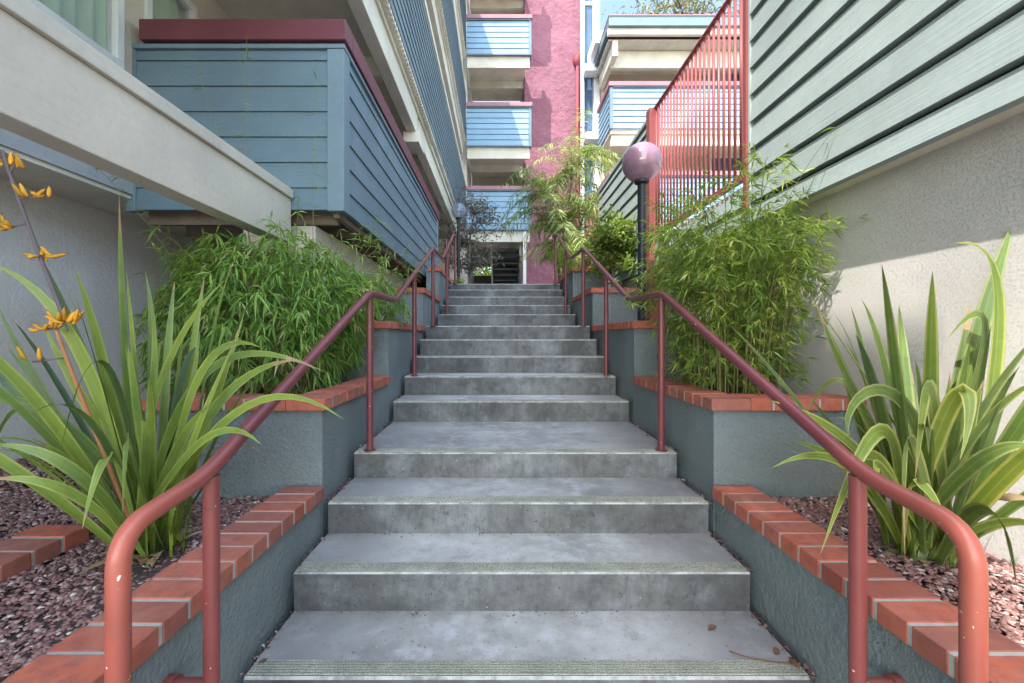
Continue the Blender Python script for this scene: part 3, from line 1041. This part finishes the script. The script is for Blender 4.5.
def rear_right_building():
    r = thing('apartment_building', 'rear apartment block behind the red railing, blue roof edge and white slatted balconies', 'building', (7, 12.5, .75))
    mb = MB(); mb.box(3.1, 14, 13.0, 13.3, .74, 8.0); w = mb.build('wall', M['beige'], r)
    mb = MB(); mb.box(2.84, 14, 11.2, 11.3, 8.12, 8.36); mb.box(2.84, 2.94, 11.302, 16, 8.12, 8.36); rf = mb.build('roof_edge', M['blue_trim'], r)
    mb = MB(); mb.box(2.83, 14, 11.18, 16, 8.362, 8.39); mb.build('roof_flashing', M['mauve'], rf)
    mb = MB(); mb.box(2.84, 14, 11.302, 11.40, 7.96, 8.119); mb.box(2.90, 14, 11.5, 13.0, 7.93, 7.958)
    for k in range(40): mb.box(2.95 + k * .27, 2.98 + k * .27, 11.5, 12.99, 7.918, 7.929)
    mb.build('eaves_soffit', M['cream'], rf)
    mb = MB(); mb.box(3.05, 14, 11.9, 12.02, 7.45, 7.915); mb.box(3.0, 3.14, 11.45, 13, 7.50, 7.90); mb.build('eaves_beam', M['cream'], rf)
    for (z0, z1) in ((5.58, 6.66), (3.15, 4.27)):
        b = siding('x', 11.5, -1, 3.02, 14, z0, z1, pitch=.163, t=.016, gap=.02); bo = b.build('balcony', M['pale_far'], r)
        b = siding('y', 2.95, -1, 11.58, 12.9, z0, z1, pitch=.163, t=.016, gap=.02); b.build('side_siding', M['pale_far'], bo)
        t = MB(); t.box(2.93, 3.018, 11.475, 11.577, z0 - .01, z1 + .01); t.box(3.02, 14, 11.47, 11.56, z1 + .002, z1 + .03); t.build('trim', M['blue_trim'], bo)
        t = MB(); t.box(2.90, 14, 11.44, 11.6, z1 + .032, z1 + .15); t.box(2.90, 3.02, 11.602, 12.9, z1 + .032, z1 + .15); t.build('rail_cap', M['mauve'], bo, bevel=.006)
        t = MB(); t.box(2.96, 14, 11.56, 13.0, z0 - .12, z0 - .012); t.box(3.0, 14, 11.62, 11.74, z0 - .4, z0 - .122); t.build('floor_slab', M['soffit'], bo)
    for (x, z) in ((6.3, 4.35), (8.4, 4.3), (6.9, 6.9)):
        f = MB()
        f.box(x, x + 1.1, 12.93, 12.995, z, z + .06); f.box(x, x + 1.1, 12.93, 12.995, z + 1.04, z + 1.1)
        f.box(x, x + .06, 12.93, 12.995, z + .06, z + 1.04); f.box(x + 1.04, x + 1.1, 12.93, 12.995, z + .06, z + 1.04)
        fo = f.build('window', M['white'], w)
        g = MB(); g.box(x + .06, x + 1.04, 12.96, 12.97, z + .06, z + 1.04); g.build('pane', M['glass_blue'], w)
    mb = MB(); mb.sphere((5.55, 12.9, 7.15), .09, 16, 10); mb.build('wall_light', M['bulb'], w, True)
    # red side wall of the lower walk
    mb = MB(); mb.box(2.2, 3.05, 11.0, 11.2, .74, 3.6); mb.build('garden_wall', M['red'], r)


rear_right_building()


# ================================================================== NEAR RIGHT BUILDING
def right_building():
    r = thing('apartment_building', 'pale green sided building on the right above rough white stucco, with a red railed landing', 'building', (1.8, 3, -1.45))
    px = 1.66
    mb = MB(); mb.box(1.78, 2.0, -3, 7.2, -1.5, 1.1); mb.build('stucco_wall', M['white_stucco'], r)
    b = siding('y', px, -1, -3, 2.83, .757, 2.46, first=.885, pitch=.1765, t=.016, gap=.024)
    so = b.build('siding_wall', M['pale_siding'], r)
    bk = MB(); bk.box(px + .031, px + .045, -3, 2.83, .77, 2.45); bk.build('lap_shadow_sheet', M['dark'], so)  # dark sheet behind the gaps stands in for the shadows under the laps
    t = MB(); t.box(px - .016, px + .04, 2.832, 2.85, .757, 2.46); t.box(px - .02, px + .12, -3, 2.85, 2.462, 2.54)
    t.build('trim', M['pale_siding'], so)
    b = siding('y', px, -1, 2.852, 4.60, .757, 1.02, first=.885, pitch=.1765, t=.016, gap=.024); b.build('landing_edge', M['pale_siding'], r)
    b = siding('y', px, -1, 4.72, 7.2, .757, 2.40, first=.885, pitch=.1765, t=.016, gap=.024); po = b.build('parapet', M['pale_siding'], r)
    bk = MB(); bk.box(px + .031, px + .045, 4.72, 7.2, .94, 2.39); bk.build('lap_shadow_sheet', M['dark'], po)  # same dark sheet, painting lap shadow behind the parapet boards
    t = MB(); t.box(px - .02, px + .1, 4.72, 7.2, 2.402, 2.44); t.build('parapet_cap', M['pale_siding'], po)
    t = MB(); t.box(px + .032, 6.0, -3, 7.2, .79, .93); t.box(px + .032, 1.8, -3, 7.2, .765, .788); t.build('landing_floor', M['soffit'], r)
    ra = MB(); ra.tube([(px, 2.86, 2.44), (px, 4.58, 2.44)], .022, 10); ro = ra.build('railing', M['red'], r, 'auto')
    ra = MB(); ra.box(px - .02, px + .02, 2.86, 4.598, 1.065, 1.105); ra.build('bottom_rail', M['red'], ro)
    ra = MB(); ra.box(px - .03, px + .012, 2.852, 2.885, .80, 2.62); ra.build('end_post', M['red'], ro)
    ra = MB(); ra.box(px - .06, px + .06, 4.602, 4.718, -.3, 2.46); ra.build('corner_post', M['red'], ro, bevel=.006)
    n = 22
    for k in range(n):
        y = 2.96 + k * (4.56 - 2.96) / (n - 1)
        ra = MB(); ra.tube([(px, y, 1.106), (px, y, 2.425)], .011, 8); ra.build('baluster', M['red'], ro, True)


right_building()


# ================================================================== PLANTS
def dome(root, c, rad, fans, L, mat, seedv, stems_from, zmin=-1, sh=.45, clamp=None, nst=60, wisps=26):
    """a mound of bamboo foliage: drooping fans of leaves, thicker towards the surface, on thin canes"""
    random.seed(seedv)
    st = MB(); lv = Leaves(); c = Vector(c); src = Vector(stems_from)
    lumps = [(Vector((random.gauss(0, 1), random.gauss(0, 1), random.gauss(0, .8))).normalized(), random.uniform(-.30, .22)) for _ in range(30)]
    made = 0
    while made < fans:
        u = Vector((random.gauss(0, 1), random.gauss(0, 1), random.gauss(.25, .8)))
        if u.length < .1: continue
        u.normalize()
        if u.z < zmin: continue
        k = 1.0
        for (q, a) in lumps: k += a * max(0, u.dot(q)) ** 10
        rr = k * (random.random() ** .33 if random.random() < .45 else random.gauss(.97, .07))
        p = c + Vector((u.x * rad[0], u.y * rad[1], u.z * rad[2])) * rr
        if clamp and not clamp(p): continue
        made += 1
        if made % max(1, fans // nst) == 0:
            b = src + Vector((random.uniform(-.3, .3) * rad[0], random.uniform(-.3, .3) * rad[1], 0))
            st.tube(bez([b, b.lerp(p, .4) + Vector((0, 0, .25 * rad[2])), p], 8), [.004 - .0003 * i for i in range(9)], 4, cap=False)
        out = Vector((u.x, u.y, u.z * .4)).normalized()
        tw = (out * .8 + Vector((random.gauss(0, .5), random.gauss(0, .5), random.gauss(-.1, .4)))).normalized()
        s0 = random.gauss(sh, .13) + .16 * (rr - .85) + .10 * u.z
        for m in range(random.randint(5, 8)):
            d = tw * .7 + Vector((random.gauss(0, .55), random.gauss(0, .55), random.gauss(-.55, .4)))
            l = L * min(1.7, random.lognormvariate(-.1, .33))
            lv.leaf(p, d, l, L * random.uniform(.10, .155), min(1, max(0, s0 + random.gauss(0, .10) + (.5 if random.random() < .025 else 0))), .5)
    for k in range(wisps):
        u = Vector((random.gauss(0, .8), random.gauss(0, .6), 1)).normalized()
        p = c + Vector((u.x * rad[0], u.y * rad[1], u.z * rad[2])) * .85
        e = p + Vector((u.x * .35, u.y * .2 - .1, random.uniform(.05, .35)))
        if clamp and not clamp(e): continue
        cc = bez([src, p, e], 10); st.tube(cc, [.0034 - .00022 * i for i in range(11)], 4, cap=False)
        for i in range(6, 11):
            for m in range(random.randint(2, 5)):
                d = Vector((random.gauss(0, .7), random.gauss(0, .7), random.gauss(-.2, .5)))
                lv.leaf(cc[i], d, L * random.uniform(.5, 1.2), L * .11, min(1, max(0, random.gauss(sh + .15, .15))), .5)
    st.build('stems', M['culm'], root, True)
    lv.build('leaves', mat, root)


g = thing('bamboo', 'large drooping green bamboo clump in the left planter under the blue balcony', 'bamboo', (-1.45, 2.75, -.37))
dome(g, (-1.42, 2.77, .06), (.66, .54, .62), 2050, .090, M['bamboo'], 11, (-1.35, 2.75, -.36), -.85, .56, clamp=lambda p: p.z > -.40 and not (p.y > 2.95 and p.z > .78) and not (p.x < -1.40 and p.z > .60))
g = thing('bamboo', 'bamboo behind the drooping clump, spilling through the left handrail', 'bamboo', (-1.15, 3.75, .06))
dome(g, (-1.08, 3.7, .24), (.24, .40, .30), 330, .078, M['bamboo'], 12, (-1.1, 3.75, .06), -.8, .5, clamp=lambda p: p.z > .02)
g = thing('bamboo', 'tall bamboo clump in the right planter, with sunlit yellow green put into its leaf colour', 'bamboo', (1.45, 2.72, -.37))
bamboo(g, (1.42, 2.70, -.36), .40, 1.60, 112, 19, .066, M['bamboo_y'], (.02, -.05), (.27, .38), .26, 13, clamp=lambda p: p.x < 1.75 and not (p.x > 1.60 and p.z > .70), kmin=.05, shade0=.5)


# single tall shoots in front of the balcony and the siding
def shoot(pts, nl, label, seedv, mat, L=.07):
    random.seed(seedv)
    r = thing('bamboo_shoot', label, 'bamboo', pts[0])
    c = bez(pts, 14)
    mb = MB(); mb.tube(c, [.0035 - .00018 * i for i in range(15)], 5, cap=False); mb.build('stem', M['culm'], r, True)
    lv = Leaves()
    for k in range(nl):
        t = .35 + .65 * (k + random.random()) / nl
        x = t * 14; i = min(13, int(x)); q = c[i].lerp(c[i + 1], x - i)
        a = random.uniform(0, 6.28)
        lv.leaf(q, Vector((math.cos(a), math.sin(a) * .5, random.uniform(-.3, .6))), L * random.uniform(.7, 1.4), L * .14, random.uniform(.3, .8), .4)
    lv.build('leaves', mat, r)


shoot([(-1.25, 2.6, -.35), (-1.5, 2.5, .8), at(190, 50, 2.6)], 15, 'thin leaning bamboo shoot rising in front of the cream beam', 3, M['bamboo'])
shoot([(-1.45, 2.7, -.35), (-1.6, 2.6, .8), at(247, 35, 2.7)], 15, 'straight thin bamboo shoot against the middle of the blue balcony', 4, M['bamboo'])
shoot([(-1.2, 2.8, -.35), (-1.2, 2.7, .6), at(318, 65, 2.8)], 12, 'thin bamboo shoot near the corner of the blue balcony', 5, M['bamboo'])
shoot([(-1.6, 2.7, -.35), (-1.9, 2.6, .5), at(95, 165, 2.4)], 26, 'wispy bamboo shoot leaning left across the grey wall under the cream beam', 8, M['bamboo'])
shoot([(-1.6, 2.75, -.35), (-1.8, 2.6, .3), at(150, 240, 2.45)], 24, 'short wispy bamboo shoot at the left edge of the drooping clump', 9, M['bamboo'])
shoot([(1.4, 2.6, -.35), (1.5, 2.5, .7), at(838, 125, 2.1)], 8, 'thin bamboo shoot with a few bright leaves against the pale siding', 6, M['bamboo_y'], .09)


def flax(base, name_label, mat, specs, extra, seedv, lim, wk, ln):
    random.seed(seedv)
    r = thing('flax_plant', name_label, 'plant', base)
    mb = MB()
    base = Vector(base)
    for (ctrl, w, sh) in specs:
        b = base + Vector((random.uniform(-.09, .09), random.uniform(-.07, .07), 0))
        face = Vector((random.gauss(0, .35), -1, random.gauss(.25, .2)))
        flax_leaf(mb, [b] + ctrl, w * wk, face, sh)
    for k in range(extra):
        fi = random.uniform(0, 2 * math.pi); d = Vector((math.cos(fi), math.sin(fi) * .75, 0))
        L = random.uniform(.55, 1.0) * ln; out = random.uniform(.06, .72)
        b = base + d * random.uniform(.02, .12)
        ang = out * 1.25                                    # lean away from upright
        up = Vector((0, 0, 1)) * math.cos(ang) + d * math.sin(ang)
        sag = random.choice((.02, .04, .08, .14, .35)) * L * (.4 + out)
        e = b + up * L + d * sag * .5 - Vector((0, 0, sag))
        e.z = max(e.z, base.z + .04)
        if e.x < lim[0] or e.x > lim[1] or e.y > lim[2]: continue
        m1 = b + up * L * .35 + Vector((0, 0, .06 * L)); m2 = b + up * L * .78 + Vector((0, 0, .03 * L))
        face = -d + Vector((random.gauss(0, .5), random.gauss(0, .5) - .4, .5))
        if random.random() < .16:
            e = m2 + d * .22 * L - Vector((0, 0, L * random.uniform(.2, .42))); e.z = max(e.z, base.z + .03)
            m2 = m2 + (m2 - m1) * .35
            if e.x < lim[0] or e.x > lim[1]: continue
        flax_leaf(mb, [b, m1, m2, e], random.uniform(.026, .05) * wk, face, min(1, max(0, random.gauss(.45, .33))))
    mb.build('leaves', [mat, M['dead']], r, True)
    # dry leaf bases
    hb = MB()
    for k in range(14):
        fi = random.uniform(0, 6.28); d = Vector((math.cos(fi), math.sin(fi), 0))
        flax_leaf(hb, [base + d * .05, base + d * .10 + Vector((0, 0, .06)), base + d * random.uniform(.12, .2) + Vector((0, 0, random.uniform(.0, .10)))], .04, -d, random.random())
    hb.build('leaf_bases', [M['dead'], M['dry']], r, True)
    return r


P = at
LB = (-1.26, 1.56, -.79)
Lsp = [
    ([P(128, 400, 1.5), P(122, 300, 1.5), P(119, 192, 1.5)], .056, .42),
    ([P(112, 440, 1.42), P(88, 290, 1.35), P(-15, 262, 1.3)], .058, .95),
    ([P(100, 430, 1.40), P(75, 390, 1.36), P(40, 318, 1.34)], .05, .85),
    ([P(120, 470, 1.7), P(95, 360, 1.75), P(40, 255, 1.8)], .06, .2),
    ([P(135, 430, 1.5), P(170, 330, 1.5), P(225, 280, 1.45)], .058, .85),
    ([P(140, 460, 1.4), P(165, 380, 1.35), P(150, 300, 1.35)], .045, .6),
    ([P(170, 380, 1.5), P(215, 320, 1.5), P(325, 372, 1.4)], .055, .55),
    ([P(170, 400, 1.45), P(210, 320, 1.4), P(262, 348, 1.3)], .05, .75),
    ([P(180, 440, 1.4), P(230, 360, 1.35), P(300, 360, 1.25)], .05, .6),
    ([P(190, 450, 1.35), P(250, 350, 1.3), P(345, 420, 1.2)], .045, .8),
    ([P(175, 460, 1.3), P(215, 400, 1.25), P(262, 445, 1.2)], .045, .75),
    ([P(160, 480, 1.4), P(185, 420, 1.35), P(210, 405, 1.3)], .045, .65),
    ([P(140, 440, 1.35), P(135, 380, 1.3), P(128, 345, 1.3)], .055, .45),
    ([P(150, 400, 1.6), P(160, 340, 1.6), P(145, 270, 1.6)], .045, .3),
    ([P(110, 450, 1.4), P(60, 400, 1.35), P(-20, 400, 1.3)], .05, .3),
    ([P(100, 480, 1.5), P(50, 420, 1.45), P(-10, 290, 1.4)], .055, .25),
    ([P(110, 490, 1.3), P(60, 440, 1.25), P(-15, 445, 1.2)], .052, .55),
    ([P(110, 500, 1.25), P(50, 470, 1.2), P(-15, 480, 1.15)], .045, .75),
    ([P(100, 490, 1.6), P(40, 400, 1.6), P(-10, 370, 1.6)], .05, .15),
    ([P(120, 470, 1.22), P(118, 405, 1.16), P(95, 470, 1.12), P(82, 530, 1.10)], .045, .6),
    ([P(130, 470, 1.22), P(128, 400, 1.18), P(128, 420, 1.15), P(122, 520, 1.12)], .05, .35),
    ([P(150, 480, 1.3), P(150, 410, 1.25), P(140, 420, 1.2)], .05, .6),
    ([P(170, 500, 1.35), P(190, 440, 1.3), P(240, 330, 1.3)], .042, .8),
    ([P(165, 490, 1.45), P(195, 400, 1.45), P(200, 330, 1.45)], .045, .35),
    ([P(180, 480, 1.6), P(220, 400, 1.6), P(245, 310, 1.6)], .04, .9),
]
fl = flax(LB, 'tall flax plant with orange flower stalks in the left gravel bed', M['flax'], Lsp, 64, 21, (-2.9, -.92, 2.0), .70, 1.22)


def flower_stalk(parent, pts, r0, mat, blooms, seedv):
    random.seed(seedv)
    c = bez(pts, 16)
    mb = MB(); mb.tube(c, [r0 * (1 - .03 * i) for i in range(17)], 8)
    s = mb.build('flower_stalk', mat, parent, True)
    for (p, n) in blooms:
        mb = MB()
        for k in range(n):
            d = Vector((random.gauss(0, .6), random.gauss(0, .35), random.uniform(.1, 1))).normalized()
            q = Vector(p) + Vector((random.uniform(-.03, .03), random.uniform(-.02, .02), random.uniform(-.008, .008)))
            L = random.uniform(.025, .042)
            mid = q + d * L * .5 + Vector((0, 0, -.004))
            mb.tube([q, mid, q + d * L, q + d * L * 1.25], [.003, .0062, .0045, .001], 6)
            if random.random() < .6: mb.tube([q + d * L, q + d * L * 1.35 + Vector((random.gauss(0, .004), 0, .004))], [.002, .0006], 4, 1)
        # short side branch to the stalk
        near = min(c, key=lambda u: (u - Vector(p)).length)
        mb.tube([near, Vector(p)], .003, 5, 1)
        mb.build('flower', [M['flower'], M['stalk']], s, True)


fy = 1.3
flower_stalk(fl, [Vector(LB), P(110, 420, 1.42), P(40, 270, 1.32), P(2, 150, 1.26)], .0085, M['stalk'],
             [(P(14, 165, 1.27), 6), (P(38, 198, 1.29), 6), (P(2, 228, 1.29), 5), (P(46, 257, 1.31), 6)], 5)
flower_stalk(fl, [Vector(LB) + Vector((.0, -.03, 0)), P(95, 430, 1.38), P(72, 375, 1.33), P(56, 330, 1.3)], .0085, M['stalk_o'],
             [(P(68, 322, 1.3), 9), (P(44, 328, 1.3), 6), (P(33, 362, 1.3), 2)], 6)

RB = (1.50, 1.52, -.79)
Rsp = [
    ([P(900, 420, 1.5), P(868, 380, 1.5), P(785, 262, 1.55)], .055, .65),
    ([P(880, 450, 1.4), P(830, 420, 1.4), P(770, 400, 1.4)], .042, .8),
    ([P(870, 440, 1.5), P(840, 370, 1.55), P(815, 300, 1.6)], .045, .45),
    ([P(900, 430, 1.4), P(880, 330, 1.45), P(862, 300, 1.5)], .045, .5),
    ([P(960, 400, 1.5), P(985, 300, 1.5), P(1016, 215, 1.5)], .06, .4),
    ([P(985, 420, 1.45), P(1015, 250, 1.45), P(948, 338, 1.42)], .055, .45),
    ([P(990, 400, 1.4), P(1030, 230, 1.4), P(955, 243, 1.36)], .05, .7),
    ([P(940, 420, 1.45), P(900, 340, 1.4), P(830, 395, 1.3), P(850, 440, 1.25)], .045, .4),
    ([P(960, 420, 1.4), P(1000, 380, 1.35), P(1040, 330, 1.3)], .055, .5),
    ([P(950, 450, 1.3), P(990, 400, 1.25), P(1040, 380, 1.2)], .055, .6),
    ([P(950, 470, 1.28), P(1000, 430, 1.22), P(1040, 450, 1.18)], .05, .4),
    ([P(925, 420, 1.32), P(930, 330, 1.25), P(925, 380, 1.2), P(915, 480, 1.18)], .058, .7),
    ([P(935, 430, 1.3), P(960, 340, 1.2), P(985, 380, 1.18), P(960, 460, 1.15)], .05, .85),
    ([P(905, 450, 1.3), P(890, 380, 1.22), P(868, 420, 1.18), P(820, 555, 1.15)], .048, .75),
    ([P(915, 460, 1.25), P(905, 400, 1.18), P(900, 420, 1.14), P(905, 560, 1.12)], .048, .55),
    ([P(900, 470, 1.3), P(870, 430, 1.25), P(855, 470, 1.2)], .045, .8),
    ([P(880, 480, 1.32), P(835, 430, 1.3), P(772, 468, 1.28)], .035, .8),
    ([P(885, 490, 1.35), P(840, 450, 1.35), P(790, 440, 1.35)], .035, .6),
    ([P(920, 430, 1.45), P(920, 380, 1.45), P(915, 360, 1.45)], .05, .4),
    ([P(945, 470, 1.5), P(960, 380, 1.55), P(970, 300, 1.6)], .05, .3),
    ([P(930, 480, 1.38), P(945, 430, 1.35), P(950, 372, 1.33)], .055, .6),
    ([P(965, 500, 1.4), P(1000, 460, 1.35), P(1035, 400, 1.3)], .05, .25),
    ([P(960, 500, 1.3), P(990, 490, 1.22), P(1035, 500, 1.18)], .045, .5),
    ([P(890, 480, 1.28), P(865, 440, 1.2), P(880, 480, 1.16)], .045, .9),
    ([P(910, 500, 1.25), P(890, 450, 1.18), P(935, 480, 1.15), P(948, 530, 1.14)], .04, .95),
]
flax(RB, 'flax plant with drooping cream striped leaves in the right gravel bed', M['flax_r'], Rsp, 52, 22, (.98, 1.76, 1.95), .92, 1.1)


# ---- far plants
def foliage_tree(root, trunk_pts, r0, limbs, leaf_n, rad, L, W, mat, bark, seedv, up=.2, cr=.16, sh=(.5, .22)):
    random.seed(seedv)
    t = MB(); c = bez(trunk_pts, 10)
    t.tube(c, [r0 * (1 - .05 * i) for i in range(11)], 8)
    lv = Leaves(); ends = []
    for k in range(limbs):
        q = c[random.randint(4, 10)]
        fi = random.uniform(0, 6.28); d = Vector((math.cos(fi), math.sin(fi), random.uniform(-.1, .9)))
        e = q + Vector((d.x * rad[0], d.y * rad[1], d.z * rad[2])) * random.uniform(.5, 1.05)
        m = q.lerp(e, .5) + Vector((0, 0, rad[2] * .15))
        p = bez([q, m, e], 6)
        t.tube(p, [r0 * .4 * (1 - .14 * i) for i in range(7)], 5)
        ends.append(p)
    t.build('trunk', bark, root, True)
    for p in ends:
        s0 = random.gauss(sh[0], .15)
        for k in range(leaf_n):
            q = p[random.randint(2, 6)] + Vector((random.gauss(0, cr), random.gauss(0, cr), random.gauss(0, cr * .7)))
            d = Vector((random.gauss(0, 1), random.gauss(0, 1), random.gauss(up, .7)))
            l = L * random.uniform(.6, 1.3)
            lv.leaf(q, d, l, l * W, min(1, max(0, random.gauss(s0, sh[1]))), .3)
    lv.build('crown', mat, root)


g = thing('plum_tree', 'small dark plum leaved tree at the head of the stairs on the left', 'tree', (-.6, 10.2, .88))
foliage_tree(g, [(-.62, 10.2, .8), (-.85, 10.2, 1.7), (-.62, 10.2, 2.9)], .035, 36, 110, (.82, .7, .62), .085, .40, M['plum'], M['bark'], 31, cr=.11)
g = thing('shrub', 'pale leafy broadleaf shrub between the black lamp post and the right handrail', 'shrub', (1.42, 5.35, .48))
foliage_tree(g, [(1.40, 5.4, .45), (1.42, 5.4, .9), (1.45, 5.4, 1.25)], .02, 46, 95, (.42, .4, .55), .07, .42, M['shrub'], M['bark'], 32, cr=.07, sh=(.62, .2))
g = thing('shrub', 'low ferny green shrub behind the top of the right handrail', 'shrub', (1.3, 7.9, .88))
foliage_tree(g, [(1.3, 8.0, .85), (1.3, 8.0, 1.2), (1.32, 8.0, 1.5)], .02, 30, 80, (.45, .4, .5), .10, .14, M['bamboo_y'], M['bark'], 33, cr=.09, sh=(.5, .2))
g = thing('shrub', 'small green plant at the foot of the far lamp post', 'shrub', (-.85, 8.3, .88))
foliage_tree(g, [(-.85, 8.3, .85), (-.85, 8.3, .95), (-.85, 8.3, 1.05)], .012, 12, 40, (.18, .18, .2), .06, .3, M['bamboo_y'], M['bark'], 34, cr=.05)


def palm(root, base, stems, seedv):
    random.seed(seedv)
    t = MB(); lv = Leaves()
    for (top, nf, fl_) in stems:
        c = bez([base, Vector(base).lerp(Vector(top), .5) + Vector((random.uniform(-.05, .05), 0, .1)), top], 8)
        t.tube(c, [.035 - .002 * i for i in range(9)], 8)
        for k in range(nf):
            q = c[random.randint(4, 8)] if k > 4 else c[8]
            fi = 2 * math.pi * (k + random.random()) / nf
            d = Vector((math.cos(fi), math.sin(fi), 0))
            L = fl_ * random.uniform(.7, 1.15)
            p = bez([q, q + d * L * .25 + Vector((0, 0, L * random.uniform(.45, .75))), q + d * L * .75 + Vector((0, 0, L * random.uniform(.0, .35)))], 14)
            t.tube(p, [.009 - .0005 * i for i in range(15)], 4, cap=False)
            s0 = random.gauss(.55, .2)
            for i in range(2, 15):
                tan = (p[min(i + 1, 14)] - p[i - 1]).normalized()
                side = tan.cross(Vector((0, 0, 1)))
                if side.length < .05: side = d.orthogonal()
                side.normalize()
                for j in range(2):
                    for sg in (-1, 1):
                        ld = side * sg * .75 + tan * .6 + Vector((random.gauss(0, .15), random.gauss(0, .15), random.gauss(-.25, .2)))
                        lv.leaf(p[i] + tan * (.02 * j), ld, .27 * random.uniform(.7, 1.2), .021, min(1, max(0, random.gauss(s0, .15))), .5)
    t.build('trunk', M['bark'], root, True)
    lv.build('crown', M['palm'], root)


g = thing('palm_tree', 'slender feathery palm clump in front of the pink tower', 'palm', (1.25, 8.6, .88))
palm(g, (1.25, 8.7, .8), [((1.0, 8.6, 2.9), 26, 1.4), ((1.5, 8.8, 3.5), 28, 1.4), ((1.25, 8.5, 2.2), 18, 1.0), ((1.75, 8.9, 2.6), 16, .95), ((1.35, 8.6, 1.7), 14, .8)], 41)

for (x, y, h, s, lab) in ((13.2, 30, 27, 51, 'tall grey green eucalyptus rising behind the blue roof edge, nearer the pink tower'), (19.0, 32, 28, 52, 'tall eucalyptus with sparse crown behind the red railing top')):
    g = thing('eucalyptus_tree', lab, 'tree', (x, y, .7))
    foliage_tree(g, [(x, y, .7), (x + .6, y, h * .5), (x - .3, y, h * .95)], .32, 46, 170, (4.4, 4, 4.6), .46, .24, M['euc'], M['bark'], s, up=-.4, cr=.75)

g = thing('shrub', 'sunlit bushes seen through the opening under the far building', 'shrub', (-1.2, 20, .8))
foliage_tree(g, [(-1.2, 20, .7), (-1.2, 20, 2.0), (-1.1, 20, 2.8)], .05, 50, 90, (1.6, 1.0, 1.3), .16, .4, M['shrub'], M['bark'], 35, cr=.25, sh=(.6, .25))

# short side railing beyond the head of the stairs
r = thing('side_railing', 'short maroon side railing beyond the head of the stairs on the left', 'railing', (-.95, 7.9, .88))
mb = MB(); mb.tube(fillet([(-.97, 7.75, .75), (-.97, 7.75, 1.75), (-1.03, 8.6, 1.75), (-1.03, 8.6, .75)], .06, 5), .021, 12); mb.build('rail', M['pipe'], r, True)
mb = MB(); mb.tube([(-1.0, 8.18, .75), (-1.0, 8.18, 1.74)], .019, 10); mb.build('post', M['pipe'], r, True)

# ================================================================== LIGHT, SKY, CAMERA
sd = Vector((1.0, 1.5, -3.0)).normalized()
sun = bpy.data.lights.new('Sun', 'SUN'); sun.energy = 5.0; sun.angle = math.radians(.5); sun.color = (2.05, 1.93, 1.76)
so = bpy.data.objects.new('Sun', sun); so.rotation_euler = sd.to_track_quat('-Z', 'Y').to_euler(); COL.objects.link(so)
so.location = (-5, -3, 20)
w = bpy.data.worlds.new('World'); scene.world = w; w.use_nodes = True
nt = w.node_tree; bg = nt.nodes['Background']
sky = nt.nodes.new('ShaderNodeTexSky'); sky.sky_type = 'NISHITA'; sky.sun_disc = False
sky.sun_elevation = math.asin(-sd.z); sky.sun_rotation = math.atan2(-sd.x, -sd.y)
sky.air_density = 1.0; sky.dust_density = .6; sky.ozone_density = 1.0
gain = nt.nodes.new('ShaderNodeMix'); gain.data_type = 'RGBA'; gain.blend_type = 'MULTIPLY'; gain.inputs[0].default_value = 1.0
# gain added for fill light: sky lifted around the sun, less on the far side
tc = nt.nodes.new('ShaderNodeTexCoord'); dot = nt.nodes.new('ShaderNodeVectorMath'); dot.operation = 'DOT_PRODUCT'
nt.links.new(tc.outputs['Generated'], dot.inputs[0]); dot.inputs[1].default_value = tuple(-sd)
fill_ramp = nt.nodes.new('ShaderNodeValToRGB'); nt.links.new(dot.outputs['Value'], fill_ramp.inputs[0])
fill_ramp.color_ramp.elements[0].position = .12; fill_ramp.color_ramp.elements[0].color = (4.0, 3.8, 3.1, 1)
fill_ramp.color_ramp.elements[1].position = .55; fill_ramp.color_ramp.elements[1].color = (11.2, 9.5, 7.35, 1)
nt.links.new(sky.outputs[0], gain.inputs[6]); nt.links.new(fill_ramp.outputs[0], gain.inputs[7])
nt.links.new(gain.outputs[2], bg.inputs[0]); bg.inputs[1].default_value = .15

cam = bpy.data.cameras.new('Camera')
cam.sensor_width = 36; cam.lens = 36 * F / 1024
cam.shift_x = (512 - VX) / 1024; cam.shift_y = -(341.5 - VY) / 1024
cam.clip_start = .05; cam.clip_end = 1000
co = bpy.data.objects.new('Camera', cam); co.location = (0, 0, 0); co.rotation_euler = (math.radians(90), 0, 0)
COL.objects.link(co); scene.camera = co
scene.view_settings.view_transform = 'Standard'; scene.view_settings.look = 'None'
scene.view_settings.exposure = 0; scene.view_settings.gamma = 1
scene.render.engine = 'CYCLES'
scene.cycles.max_bounces = 10; scene.cycles.diffuse_bounces = 6; scene.cycles.transparent_max_bounces = 12
